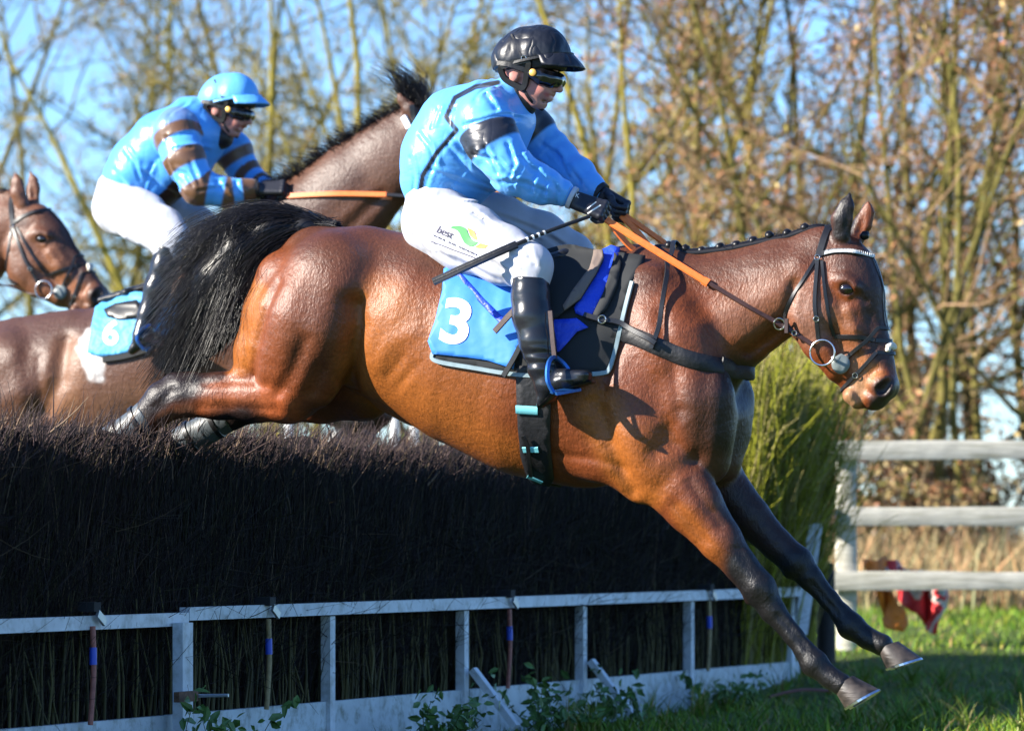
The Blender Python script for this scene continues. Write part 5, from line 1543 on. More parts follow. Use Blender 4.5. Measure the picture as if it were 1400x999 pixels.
for sd, z in ((-1, 0), (1, -10)):
    P = rein_path(H2, SK2, [H2.loc(394 + z, 268, -.11 * 1) if sd < 0 else H2.loc(404, 266, .11), H2.loc(460, 265, -.13 * -sd), H2.loc(528, 266, -.11 * -sd)], sd)
    obj_py('rubber_grip', ribbon_geo(P, [Vector((.1, sd, .3))] * len(P), .030, .007), M['orange'], reins2)
    P = rein_path(H2, SK2, [P[-1], H2.loc(580, 268, -.09 * -sd), H2.loc(*MP2(1120, 478), -.075 * -sd)], sd, .012)
    obj_py('leather_end', ribbon_geo(P, [Vector((.1, sd, .3))] * len(P), .019, .006), M['leather'], reins2)
P = resample([H2.loc(380, 272, -.10), H2.loc(366, 287, -.14), H2.loc(352, 298, -.17)], 5)
whip2 = tag(obj_py('whip', tube_geo([H2.world(p) for p in P], [.008] * len(P), 8), M['black_cloth']), 'short dark whip stub below the gloves of the jockey with brown hoops', 'whip')
for sg, dx, dy in ((-1, 0, 0), (1, 34, -8)):
    bt = thing('brushing_boot', 'dark brushing boot on the %s foreleg of horse number 6 below the belly' % ('near' if sg < 0 else 'far'), 'leg boot', H2)
    leg_boot(H2, [(470 + dx, 594 + dy, .12 * sg), (448 + dx, 618 + dy, .118 * sg)], [.058, .056], bt, M['boot_shell'], 'shell')

# ------------------------------------------------------------------ the third horse, only its head in the frame
H3 = Frame(0, 22.9, 18)
MP3 = sim((1157, 395), (1207, 530), (57, 327), (132, 405))
f = grid_for(H3, -620, 175, 215, 760, .40, .012, [(0, H3.loc(5, 300).x, 9, .007), (2, H3.loc(0, 450).z, 9, .0075)])
f.chain(H3, [(-500, 490, 72, 0, .9), (-420, 500, 92, 0, .82), (-330, 510, 98, 0, .8), (-230, 490, 102, 0, .68), (-160, 460, 92, 0, .6)], .06)
f.chain(H3, [(-165, 430, 76, 0, .55), (-100, 385, 62, 0, .52), (-40, 345, 50, 0, .5), (5, 310, 38, 0, .55)], .06)
f.chain(H3, [(-190, 380, 24, 0, .6), (-110, 325, 16, 0, .5), (-40, 284, 14, 0, .5), (15, 268, 10, 0, .6)], .04)
for sg in (-1, 1):
    f.chain(H3, [(-190, 500, 46, .13 * sg, .7), (-150, 545, 30, .13 * sg, .8), (-110, 575, 20, .12 * sg, .85), (-80, 590, 18, .12 * sg, .9), (-100, 620, 13, .12 * sg, .85), (-125, 650, 14, .12 * sg, .9), (-145, 655, 12, .12 * sg, 1)], .02)
    f.chain(H3, [(-480, 500, 62, .13 * sg, .8), (-480, 560, 44, .14 * sg, .8), (-520, 620, 26, .13 * sg, .8), (-560, 650, 20, .13 * sg, .75), (-580, 720, 14, .13 * sg, .85), (-575, 740, 14, .13 * sg, .9)], .02)
f.dent(H3, [(28, 335), (20, 370), (30, 395)], 8, .014)
head_prims(f, H3, MP3)
V, Q = f.mesh(1); SK3 = Skin(H3, V, Q)
c = paint(H3, V, (.13, .052, .027), [
    ([MP3(1190, 370), MP3(1205, 480)], 15, (.045, .020, .014), .8), ([MP3(1150, 430), MP3(1150, 480)], 22, (.21, .08, .035), .7),
    ([MP3(1205, 530), MP3(1222, 530), MP3(1200, 552)], 12, (.018, .012, .011), .9), ([MP3(1180, 505)], 12, (.30, .11, .045), .8),
    ([MP3(1135, 350)], 10, (.05, .022, .015), .7), ([(-150, 560), (-80, 590), (-145, 655)], 26, BLK, .9), ([(-530, 630), (-575, 740)], 26, BLK, .9)])
horse3 = thing('racehorse', 'bay racehorse following behind, only its bridled head reaching past the croup of number 6', 'horse', H3)
obj_np('body', V, Q, M['coat'], horse3, cols=c)
eye_at(H3, MP3, SK3, horse3)
pp = []
for i in range(500):
    x_ = rng.uniform(-180, 45); y_ = np.interp(x_, [-190, -110, -40, 15, 45], [357, 310, 271, 259, 275])
    a = np.array(H3.loc(x_, y_ + 3, rng.normal(0, .012))); l = rng.uniform(.04, .09); d = np.array([-.7 + rng.normal(0, .3), rng.normal(-.2, .3), .4])
    pp.append([a, a + d * l * .5, a + d * l + np.array([0, 0, -.02])])
strands('mane', pp, .0028, .0008, M['hair'], horse3, kind='stuff')
bridle3 = bridle(H3, SK3, MP3, 'dark leather bridle on the head reaching past the croup of horse number 6', sheep=True, jewelled=False)
rn3 = thing('reins', 'brown leather reins of the horse behind number 6', 'reins', H3)
for sd in (-1, 1):
    strap('rein', SK3, [MP3(1112, 484), (10, 398), (-40, 372), (-100, 345), (-165, 345)], .019, M['brown_leather'], rn3, .014, .006, sd, 8, vg=-.1, smooth_n=4)

# ------------------------------------------------------------------ ground
def gz(X, Y):
    X = np.asarray(X, float); Y = np.asarray(Y, float)
    r = .36 * smooth01((Y - 20.5) / 9.5) + .24 * smooth01((Y - 29) / 12)
    s = smooth01((X + 1.2 - (Y - 17) * .1) / 2.2)                         # the bank lies beyond the fence's end
    lump = .018 * np.sin(X * 2.1 + Y * .7) * np.sin(Y * 1.7 - X * .6) + .010 * np.sin(X * 5.3 - Y * 3.1)
    return r * (.35 + .65 * s) + lump * smooth01((Y - 15) / 5)
gx = np.concatenate([np.linspace(-900, -14, 14), np.linspace(-13, 16, 110), np.linspace(17, 900, 14)])
gy = np.concatenate([np.linspace(-60, 8, 6), np.linspace(9, 45, 140), np.linspace(47, 120, 20), np.linspace(140, 2500, 12)])
XX, YY = np.meshgrid(gx, gy, indexing='ij')
V = np.stack([XX, YY, gz(XX, YY)], -1).reshape(-1, 3)
a, b = np.meshgrid(np.arange(len(gx) - 1), np.arange(len(gy) - 1), indexing='ij'); i0 = a * len(gy) + b
Q = np.stack([i0, i0 + len(gy), i0 + len(gy) + 1, i0 + 1], -1).reshape(-1, 4)
def ground_mat():
    m = mat('turf', rough=.95, spec=.2, bump=[(6, .6, .05), (40, .6, .02)])
    nt = m.node_tree; L = nt.links.new; b = nt.nodes['Principled BSDF']
    tc = nt.nodes.new('ShaderNodeTexCoord')
    t1 = nt.nodes.new('ShaderNodeTexNoise'); t1.inputs['Scale'].default_value = 1.3; t1.inputs['Detail'].default_value = 6
    t2 = nt.nodes.new('ShaderNodeTexNoise'); t2.inputs['Scale'].default_value = 22; t2.inputs['Detail'].default_value = 4
    L(tc.outputs['Object'], t1.inputs['Vector']); L(tc.outputs['Object'], t2.inputs['Vector'])
    mx = nt.nodes.new('ShaderNodeMath'); mx.operation = 'MULTIPLY_ADD'; mx.inputs[1].default_value = .55; L(t1.outputs['Fac'], mx.inputs[0]); L(t2.outputs['Fac'], mx.inputs[2])
    cr = nt.nodes.new('ShaderNodeValToRGB'); e = cr.color_ramp.elements
    e[0].position = .55; e[0].color = (.035, .045, .012, 1); e[1].position = 1.0; e[1].color = (.11, .15, .03, 1)
    n = cr.color_ramp.elements.new(.78); n.color = (.065, .10, .018, 1)
    L(mx.outputs[0], cr.inputs[0]); L(cr.outputs[0], b.inputs['Base Color'])
    return m
g_ = obj_np('ground', V, Q, ground_mat()); g_['kind'] = 'structure'

M['grass'] = mat('grass_blade', vcol=True, rough=.6, spec=.25)
M['twig'] = mat('birch_twig', vcol=True, rough=.75, spec=.2)
M['bark'] = mat('lichen_bark', vcol=True, rough=.9, spec=.2, noise=(6, .35))
M['leaf'] = mat('leaf', vcol=True, rough=.6, spec=.3)

def blades(name, X, Y, h, lean, w, cols, parent=None, kind='stuff', n=3):
    N = len(X); Z = gz(X, Y)
    az = rng.uniform(0, 6.28, N); dx, dy = np.cos(az) * lean * h, np.sin(az) * lean * h
    t = np.linspace(0, 1, n)
    P = np.stack([X[:, None] + dx[:, None] * t ** 2, Y[:, None] + dy[:, None] * t ** 2, Z[:, None] - .01 + h[:, None] * (t - .25 * lean[:, None] * t ** 2)], -1)
    sx = np.cos(az + 1.57 + rng.normal(0, .6, N)) * w; sy = np.sin(az + 1.57) * w
    ww = (1 - t ** 1.5)[None, :] * .5 + .04
    S = np.stack([sx[:, None] * ww, sy[:, None] * ww, np.zeros_like(ww) * sx[:, None]], -1)
    V = np.stack([P - S, P + S], 2).reshape(-1, 3)
    i = np.arange(N)[:, None] * (2 * n); j = np.arange(n - 1)[None, :] * 2
    Q = np.stack([i + j, i + j + 1, i + j + 3, i + j + 2], -1).reshape(-1, 4)
    o = obj_np(name, V, Q, M['grass'], parent, cols=np.repeat(cols, 2 * n, axis=0))
    if kind: o['kind'] = kind
    return o
def gcol(N, base, var=.3):
    c = np.array(base)[None] * rng.uniform(1 - var, 1 + var, (N, 1)); c[:, 0] *= rng.uniform(.7, 1.4, N); return c.astype(np.float32)
N = 95000
Y = 17.5 + 17 * rng.uniform(0, 1, N) ** 1.25; X = rng.uniform(-.16, .155, N) * Y * 1.0
cl = vnoise(np.stack([X, Y, X * 0], 1), 2.3, 5) + .6 * vnoise(np.stack([X, Y, X * 0], 1), 6.5, 6)
keep = rng.uniform(0, 1, N) < np.clip(.62 + .3 * cl, .18, 1)
X, Y, cl = X[keep], Y[keep], cl[keep]; N = len(X)
h = rng.uniform(.035, .085, N) * (1 + .35 * np.clip(cl, -1, 1.4)) * np.where(rng.uniform(0, 1, N) < .025, 2.0, 1)
col = gcol(N, (.100, .185, .012)); dry = rng.uniform(0, 1, N) < .16; col[dry] = gcol(dry.sum(), (.32, .26, .11))
lg = rng.uniform(0, 1, N) < .3; col[lg] = gcol(lg.sum(), (.20, .30, .016))
gr = blades('grass', X, Y, h, rng.uniform(.2, 1.1, N), .008, col)
tag(gr, 'short rough green turf on the landing side and the bank', 'grass')
N = 1500
ang = rng.uniform(0, 6.28, N); cc = rng.integers(0, 40, N); cx = rng.uniform(-.02, .125, 40); cy = rng.uniform(19.8, 24.0, 40)
X = cx[cc] * cy[cc] + np.cos(ang) * .05 * rng.uniform(0, 1, N); Y = cy[cc] + np.sin(ang) * .05 * rng.uniform(0, 1, N)
tg_ = blades('grass_tufts', X, Y, rng.uniform(.10, .24, N), rng.uniform(.3, 1.1, N), .009, np.where((rng.uniform(0, 1, N) < .3)[:, None], gcol(N, (.30, .27, .09)), gcol(N, (.13, .22, .02))), n=4)
tag(tg_, 'longer grass tufts scattered over the landing side turf', 'grass')
N = 9000
X = rng.uniform(1.2, 9, N); Y = 32.0 + rng.uniform(0, 5, N); X = rng.uniform(.03, .17, N) * Y
dg_ = blades('dry_grass', X, Y, rng.uniform(.25, .75, N), rng.uniform(.1, .7, N), .014, gcol(N, (.36, .27, .13)))
tag(dg_, 'tall straw coloured dead grass under the hedgerow', 'grass')

# ------------------------------------------------------------------ the birch fence
FA = np.array([-1.325, 16.95]); FT = np.array([.367, .93]); FT /= np.linalg.norm(FT); FN = np.array([FT[1], -FT[0]])
def fpos(s, n, z):
    return Vector((FA[0] + FT[0] * s + FN[0] * n, FA[1] + FT[1] * s + FN[1] * n, z))
def s_at(px, n=0.0):
    k = (px - 700) / FPX; o = FA + FN * n
    return float((k * o[1] - o[0]) / (FT[0] - k * FT[1]))
fence = thing('steeplechase_fence', 'dark packed birch fence with a pale guard rail and toe board', 'fence', loc=fpos(3, -.4, 0), rz=0)
FOFF = fence.location.copy()
def fl(s, n, z): return fpos(s, n, z) - FOFF
S0, S1 = -3.6, 8.0
def box_geo(P, U, W, H):
    """box from a corner set: centre P, half axes U, W, H"""
    V = [P + U * a + W * b + H * c for a in (-1, 1) for b in (-1, 1) for c in (-1, 1)]
    return V, [(0, 1, 3, 2), (4, 6, 7, 5), (0, 4, 5, 1), (2, 3, 7, 6), (0, 2, 6, 4), (1, 5, 7, 3)]
ft3 = Vector((FT[0], FT[1], 0)); fn3 = Vector((FN[0], FN[1], 0)); up3 = Vector((0, 0, 1))
# packed heart of the hedge
def hedge_core(s0, s1, name, par, top=1.36, d=.80):
    ns = 60; prof = [(-.05, .05), (-.04, .7), (-.06, 1.16), (-.12, top - .03), (-.35, top), (-.6, top - .06), (-d, .85), (-d - .06, .05)]
    V = []; Q = []
    for i in range(ns + 1):
        s = lerp(s0, s1, i / ns)
        for j, (n, z) in enumerate(prof):
            q = np.array([[s, n, z]]); V.append(fl(s, n + .03 * float(vnoise(q, 9, 1)[0]), z + (.03 * float(vnoise(q, 7, 2)[0]) if z > .2 else 0)))
    m_ = len(prof)
    for i in range(ns):
        for j in range(m_ - 1):
            Q.append((i * m_ + j, i * m_ + j + 1, (i + 1) * m_ + j + 1, (i + 1) * m_ + j))
    Q.append(tuple(range(m_))); Q.append(tuple(range(ns * m_, ns * m_ + m_)))
    return obj_py(name, (V, Q), mat('birch_heart', (.012, .009, .008), rough=.95, spec=.1, noise=(40, .6), bump=[(50, 1.0, .03, (1, 1, .2))]), par)
hedge_core(S0, S1, 'birch_heart', fence)
def birch(N, s0, s1, z0, z1, nrange, lmin, lmax, r, colf, leanf, name, parent, hfun=None, k=4):
    s = rng.uniform(s0, s1, N); n = rng.uniform(*nrange, N); z = rng.uniform(z0, z1, N); l = rng.uniform(lmin, lmax, N)
    if hfun is not None: z = z + hfun(n)
    ls, ln, lz = leanf(N)
    d = np.stack([ls, ln, lz], 1); d /= np.linalg.norm(d, axis=1)[:, None]
    c1 = rng.normal(0, .12, (N, 3)); t = np.linspace(0, 1, k)
    L = np.stack([s, n, z], 1)[:, None, :] + (d[:, None, :] * t[None, :, None] + c1[:, None, :] * (t ** 2)[None, :, None]) * l[:, None, None]
    W = np.empty_like(L)
    W[..., 0] = FA[0] + FT[0] * L[..., 0] + FN[0] * L[..., 1] - FOFF.x
    W[..., 1] = FA[1] + FT[1] * L[..., 0] + FN[1] * L[..., 1] - FOFF.y
    W[..., 2] = np.maximum(L[..., 2], .02)
    o = strands(name, W, r * rng.uniform(.6, 1.5, N), r * .25, M['twig'], parent, kind='stuff', cols=colf(N, z))
    return o
def dark(N, z):  # face twigs: shade of the hedge face put into a near-black colour
    c = np.array((.017, .012, .012))[None] * rng.uniform(.5, 1.7, (N, 1))
    g = rng.uniform(0, 1, N) < .30; c[g] = np.array((.024, .022, .008)) * rng.uniform(.5, 1.5, (g.sum(), 1))
    p = rng.uniform(0, 1, N) < .05; c[p] = np.array((.11, .08, .05)) * rng.uniform(.6, 1.2, (p.sum(), 1))
    return c
def topc(N, z):  # top twigs: sunlight on the tips put into a lighter colour
    c = np.array((.050, .033, .032))[None] * rng.uniform(.5, 1.7, (N, 1))
    p = rng.uniform(0, 1, N) < .12; c[p] = np.array((.22, .15, .10)) * rng.uniform(.6, 1.2, (p.sum(), 1))
    return c
bir = birch(19000, S0, S1, .12, 1.02, (-.07, .015), .20, .44, .0024, dark, lambda N: (rng.normal(.05, .22, N), rng.normal(.05, .07, N), np.abs(rng.normal(1, .2, N))), 'birch', fence)
birch(2600, S0, S1, .3, 1.02, (-.03, .05), .15, .40, .0020, dark, lambda N: (rng.normal(.5, .6, N), rng.normal(.15, .12, N), rng.normal(.25, .35, N)), 'loose_twigs', fence)
birch(20000, S0, S1, 1.16, 1.34, (-.80, .01), .06, .18, .0022, topc, lambda N: (rng.normal(.25, .40, N), rng.normal(.35, .35, N), np.abs(rng.normal(.9, .3, N))), 'birch_tops', fence, hfun=lambda n: -.25 * np.clip(-n - .4, 0, 1) + .035 * np.sin(n * 9) + rng.normal(0, .018, len(n)))
birch(700, S0, S1, 1.14, 1.34, (-.75, .0), .10, .24, .0042, topc, lambda N: (rng.normal(.3, .6, N), rng.normal(.35, .5, N), np.abs(rng.normal(.7, .35, N))), 'broken_ends', fence)
# pale stems standing proud behind the guard rail
N = 420; s = rng.uniform(S0, S1, N); P = []
for i in range(N):
    z1 = rng.uniform(.35, .75); P.append([fl(s[i], .02, .10), fl(s[i] + rng.normal(0, .02), .03 + rng.normal(0, .01), z1 * .6), fl(s[i] + rng.normal(0, .04), .02, z1)])
strands('hazel_stems', P, rng.uniform(.004, .010, N), .003, M['twig'], fence, sides=5, kind='stuff', cols=np.array((.060, .052, .020))[None] * rng.uniform(.4, 1.6, (N, 1)))

def paint_mat(name, c, amt=.35):
    m = mat(name, c, rough=.6, noise=(9, .12), bump=[(60, .3, .002)])
    nt = m.node_tree; L = nt.links.new; b = nt.nodes['Principled BSDF']; src = b.inputs['Base Color'].links[0].from_socket
    t = nt.nodes.new('ShaderNodeTexNoise'); t.inputs['Scale'].default_value = 14; t.inputs['Detail'].default_value = 8; t.inputs['Roughness'].default_value = .7
    tc = nt.nodes.new('ShaderNodeTexCoord'); L(tc.outputs['Object'], t.inputs['Vector'])
    mr = nt.nodes.new('ShaderNodeMapRange'); mr.inputs[1].default_value = .48; mr.inputs[2].default_value = .72; mr.inputs[4].default_value = amt * 2
    L(t.outputs['Fac'], mr.inputs[0])
    mx = nt.nodes.new('ShaderNodeMix'); mx.data_type = 'RGBA'; L(mr.outputs[0], mx.inputs['Factor']); L(src, mx.inputs['A']); mx.inputs['B'].default_value = (.09, .10, .045, 1)
    L(mx.outputs['Result'], b.inputs['Base Color'])
    return m
M['white_paint'] = paint_mat('weathered_white_paint', (.58, .63, .66), .28)
M['toe'] = paint_mat('mossy_white_board', (.48, .54, .56), .42)
M['rust'] = mat('rusty_steel', (.13, .065, .035), rough=.8, noise=(40, .5))
M['galv'] = mat('galvanised', (.45, .50, .55), rough=.4, metal=.7)
NF = .075
def rail_y(px): return float(np.interp(px, [30, 244, 256, 455, 638, 800, 947, 1085], [855, 851, 838, 829, 823, 817, 812, 807]))
for p0, p1 in ((-330, 252), (252, 800), (800, 1096)):
    s0, s1 = s_at(p0, NF), s_at(p1, NF)
    zc = .612 if p0 < 0 else .632
    c0 = (s0 + s1) / 2
    obj_py('guard_rail', box_geo(fl(c0, NF, zc), ft3 * ((s1 - s0) / 2 - .003), fn3 * .022, up3 * .026), M['white_paint'], fence, smooth=False)
for px, w, n_ in ((-150, .026, NF), (250, .046, NF + .05), (455, .026, NF + .005), (638, .026, NF + .005), (800, .026, NF + .005), (947, .026, NF + .005), (1085, .030, NF + .005)):
    s = s_at(px, n_); zt = .60
    obj_py('post', box_geo(fl(s, n_ - (.022 if w < .04 else 0), (zt + .0) / 2), ft3 * w, fn3 * .022, up3 * (zt / 2)), M['white_paint'], fence, smooth=False)
for px, qx in ((638, 690), (800, 834), (455, 520)):
    if px == 455: continue
    s = s_at(px, NF); a_ = fl(s, NF + .03, .33); b_ = fl(s + .01, NF + .24, .07)
    d = (b_ - a_); c0 = (a_ + b_) / 2
    obj_py('brace', box_geo(c0, d / 2, ft3 * .024, d.cross(ft3).normalized() * .016), M['white_paint'], fence, smooth=False)
edges_ = [-330, 250, 638, 947, 1090]
for p0, p1 in zip(edges_[:-1], edges_[1:]):
    s0, s1 = s_at(p0, .05), s_at(p1, .05)
    obj_py('toe_board', box_geo(fl((s0 + s1) / 2, .045 + .002 * (p0 % 3), .125), ft3 * ((s1 - s0) / 2 - .004), fn3 * .016, up3 * .112), M['toe'], fence, smooth=False)
obj_py('bracket', box_geo(fl(s_at(252, NF + .1), NF + .108, .315), ft3 * .085, fn3 * .012, up3 * .020), M['rust'], fence, smooth=False)
obj_py('bolt', tube_geo([fl(s_at(268, NF + .1), NF + .10, .315), fl(s_at(268, NF + .1), NF + .24, .318)], .007, 8), M['galv'], fence)
M['cane'] = mat('bamboo_cane', (.30, .22, .10), rough=.6, noise=(50, .3)); M['cane_red'] = mat('red_cane', (.33, .11, .08), rough=.6, noise=(50, .3)); M['tape'] = mat('blue_tape', (.02, .07, .50), rough=.4)
for px, mm_ in ((128, M['cane_red']), (368, M['cane']), (697, M['cane_red']), (970, M['cane'])):
    s = s_at(px, NF + .03); n_ = NF + .032
    cl_ = obj_py('clip', box_geo(fl(s, NF + .012, .672), ft3 * .028, fn3 * .035, up3 * .018), M['felt'], fence, smooth=False)
    q = fl(s + .035, n_ + .012, .630); obj_py('lever', box_geo(q, (ft3 * .86 - up3 * .5) * .036, fn3 * .006, (ft3 * .5 + up3 * .86) * .015), M['galv'], cl_, smooth=False)
    P = [fl(s - .01, n_, .60), fl(s - .012, n_ + .004, .42), fl(s - .03, n_, .23)]
    ca = obj_py('cane', tube_geo(resample(P, 4), .0105, 8), mm_, fence)
    obj_py('tape', tube_geo([fl(s - .011, n_ + .001, .52), fl(s - .013, n_ + .003, .455)], .0145, 10), M['tape'], ca)

# the broom wing at the far end of the fence
wing = thing('broom_wing', 'tall sunlit yellow green broom wing at the end of the birch fence', 'hedge', loc=fpos(7.9, -.4, 0))
WO = wing.location
N = 15000
s = rng.uniform(7.0, 8.3, N); n = rng.uniform(-1.1, .04, N); zt = rng.uniform(1.1, 2.12, N) - .10 * np.abs(s - 7.6); z0 = np.where(rng.uniform(0, 1, N) < .4, .05, rng.uniform(.2, 1.3, N))
clp = .22 * vnoise(np.stack([s, n, zt * 0], 1), 9, 3); fan_s = (s - 7.5) * .22 + rng.normal(0, .20, N) + clp; fan_n = (n + .45) * .25 + rng.normal(.0, .13, N); zt = zt + .6 * clp
t = np.linspace(0, 1, 5)
L = np.stack([s[:, None] + fan_s[:, None] * t ** 1.6, n[:, None] + fan_n[:, None] * t ** 1.6, z0[:, None] + (np.maximum(zt - z0, .25))[:, None] * t], -1)
W = np.empty_like(L); W[..., 0] = FA[0] + FT[0] * L[..., 0] + FN[0] * L[..., 1] - WO.x; W[..., 1] = FA[1] + FT[1] * L[..., 0] + FN[1] * L[..., 1] - WO.y; W[..., 2] = L[..., 2]
c = np.array((.25, .25, .022))[None] * rng.uniform(.30, 1.6, (N, 1)); p = rng.uniform(0, 1, N) < .25; c[p] = np.array((.40, .34, .13)) * rng.uniform(.7, 1.2, (p.sum(), 1))
W[:, 1:] += rng.normal(0, .014, (N, 4, 3)) * np.arange(1, 5)[None, :, None]
strands('broom_stems', W, rng.uniform(.003, .007, N), .0018, M['twig'], wing, kind='stuff', cols=c)
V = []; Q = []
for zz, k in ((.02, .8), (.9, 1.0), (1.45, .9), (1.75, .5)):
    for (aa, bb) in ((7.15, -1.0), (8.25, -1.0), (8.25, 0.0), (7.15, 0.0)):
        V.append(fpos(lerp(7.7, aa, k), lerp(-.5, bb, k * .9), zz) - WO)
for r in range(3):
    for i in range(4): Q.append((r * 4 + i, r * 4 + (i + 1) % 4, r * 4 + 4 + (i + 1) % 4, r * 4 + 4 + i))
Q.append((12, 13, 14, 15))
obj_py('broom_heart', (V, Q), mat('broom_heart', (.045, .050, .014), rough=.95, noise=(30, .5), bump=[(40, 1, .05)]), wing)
a_ = at(1113, 716, 24.3); b_ = at(1092, 868, 24.2); d = b_ - a_
wp = obj_py('wing_post', box_geo((a_ + b_) / 2, d / 2, Vector((.041, .012, .006)), Vector((-.008, .025, 0))), M['white_paint'], None, smooth=False)
tag(wp, 'leaning white painted wing post at the end of the birch fence', 'post')
a_ = at(1128, 770, 25.15); V = []; Q = []  # short near-black upright form beside the leaning post
n_ = 12; zb = float(gz(a_.x, 25.15)) - .05
for r, (z, k) in enumerate(((zb, 1.15), (zb + .12, 1.0), (a_.z - .06, .92), (a_.z, .80))):
    for i in range(n_):
        q = 2 * math.pi * i / n_; rr = .058 * k * (1 + .08 * math.sin(3 * q + r)); V.append(Vector((a_.x + rr * math.cos(q), 25.15 + rr * math.sin(q), z + .008 * math.sin(q * 2))))
for r in range(3):
    for i in range(n_): Q.append((r * n_ + i, r * n_ + (i + 1) % n_, r * n_ + n_ + (i + 1) % n_, r * n_ + n_ + i))
Q.append(tuple(range(3 * n_, 4 * n_)))
st_ = obj_py('block', (V, Q), mat('block_black', (.014, .012, .011), rough=.8, noise=(30, .4), bump=[(30, .6, .01, (1, 1, .1))]))
tag(st_, 'short black stump beside the leaning white post', 'block')

# ------------------------------------------------------------------ post and rail fence
def wood_mat():
    m = mat('silvered_wood', (.58, .55, .46), rough=.85, noise=(7, .18), bump=[(18, .6, .006, (.6, 1, 9)), (60, .4, .003, (.3, 1, 3))])
    nt = m.node_tree; L = nt.links.new; b = nt.nodes['Principled BSDF']; src = b.inputs['Base Color'].links[0].from_socket
    tc = nt.nodes.new('ShaderNodeTexCoord'); mp = nt.nodes.new('ShaderNodeMapping'); mp.inputs['Scale'].default_value = (.5, 1, 10)
    t = nt.nodes.new('ShaderNodeTexNoise'); t.inputs['Scale'].default_value = 6; t.inputs['Detail'].default_value = 8
    L(tc.outputs['Object'], mp.inputs['Vector']); L(mp.outputs[0], t.inputs['Vector'])
    mr = nt.nodes.new('ShaderNodeMapRange'); mr.inputs[1].default_value = .45; mr.inputs[2].default_value = .75; mr.inputs[4].default_value = .75; L(t.outputs['Fac'], mr.inputs[0])
    mx = nt.nodes.new('ShaderNodeMix'); mx.data_type = 'RGBA'; L(mr.outputs[0], mx.inputs['Factor']); L(src, mx.inputs['A']); mx.inputs['B'].default_value = (.17, .16, .075, 1)
    L(mx.outputs['Result'], b.inputs['Base Color'])
    return m
M['wood'] = wood_mat()
PRY = 26.4
prf = thing('post_and_rail_fence', 'silver grey wooden post and rail fence with three rails', 'fence', loc=at(1157, 860, PRY))
PO = prf.location
def rough_box(p0, p1, hw, hd, seed, nseg=14):
    V = []; Q = []; p0 = Vector(p0); p1 = Vector(p1); d = (p1 - p0).normalized(); up = Vector((0, 0, 1)) if abs(d.z) < .7 else Vector((1, 0, 0)); sd = d.cross(up).normalized(); up = sd.cross(d)
    r = np.random.default_rng(seed); ph = r.uniform(0, 6, 6)
    for i in range(nseg + 1):
        t = i / nseg; c = p0.lerp(p1, t); j = .05 * math.sin(t * 9 + ph[0]) + .03 * math.sin(t * 23 + ph[1]); k = .05 * math.sin(t * 7 + ph[2])
        for a, b in ((-1, -.82), (-.82, -1), (.82, -1), (1, -.82), (1, .82), (.82, 1), (-.82, 1), (-1, .82)):
            V.append(c + sd * (a * hd) + up * (b * hw * (1 + (j if b > 0 else k))))
    for i in range(nseg):
        for q in range(8): Q.append((i * 8 + q, i * 8 + (q + 1) % 8, i * 8 + 8 + (q + 1) % 8, i * 8 + 8 + q))
    Q.append(tuple(range(8))); Q.append(tuple(range(nseg * 8, nseg * 8 + 8)))
    return V, Q
for k, (y0, y1, x0) in enumerate(((616, 613, 1131), (706, 706, 1114), (793.5, 794, 1132))):
    a_ = at(x0, y0, PRY) - PO; b_ = at(1900, y1 - (3 if k == 0 else 0), PRY + .15) - PO
    obj_py('rail', rough_box(a_, b_, .058, .022, 30 + k, 26), M['wood'], prf)
for px in (1157, 1610):
    p = at(px, 700, PRY + .085); zb = float(gz(p.x, PRY)) - .1
    obj_py('post', rough_box((p.x - PO.x, .085, zb - PO.z), (p.x - PO.x, .085, at(px, 603, PRY).z - PO.z), .062, .052, px, 8), M['wood'], prf)
obj_py('rail_end', rough_box(at(1114, 707, PRY - .03) - PO, at(1142, 706, PRY - .03) - PO, .052, .012, 77, 3), mat('stained_wood', (.20, .12, .09), rough=.85, noise=(20, .3)), prf)

# jackets left on the fence
def hung_cloth(name, label, pts, m, Yd, seed, cat='jacket', stripes=None):
    V2, Fc = fill_poly(pts, 6)
    V = []
    base = at(pts[0][0], pts[0][1], Yd)
    for v in V2:
        p = at(v.x, v.y, Yd); q = np.array([[p.x * 1.6, 0, p.z * .35]])
        p = p + Vector((0, .045 * float(vnoise(q, 22, seed)[0]) + .05 * math.sin(p.x * 40 + seed), 0)); V.append(p)
    o = obj_py(name, (V, Fc), m); md = o.modifiers.new('t', 'SOLIDIFY'); md.thickness = .03
    return tag(o, label, cat)
hung_cloth('jacket', 'orange brown jacket slung behind the bottom rail', [(1184, 764), (1198, 766), (1209, 760), (1213, 782), (1219, 806), (1232, 835), (1237, 852), (1230, 862), (1216, 858), (1208, 840), (1197, 812), (1190, 790)], mat('orange_cloth', (.55, .16, .018), rough=.7, noise=(9, .3), bump=[(20, .6, .02)]), PRY + .17, 3)
jm = mat('tartan_cloth', (.5, .5, .5), rough=.7, bump=[(20, .6, .02)])
nt = jm.node_tree; tc = nt.nodes.new('ShaderNodeTexCoord'); wv = nt.nodes.new('ShaderNodeTexNoise'); wv.inputs['Scale'].default_value = 5.5; wv.inputs['Detail'].default_value = 0
nt.links.new(tc.outputs['Object'], wv.inputs['Vector']); cr = nt.nodes.new('ShaderNodeValToRGB'); cr.color_ramp.interpolation = 'CONSTANT'; e = cr.color_ramp.elements
e[0].color = (.48, .015, .02, 1); e[1].position = .47; e[1].color = (.45, .40, .36, 1); q = e.new(.56); q.color = (.50, .02, .03, 1); q = e.new(.63); q.color = (.42, .45, .50, 1)
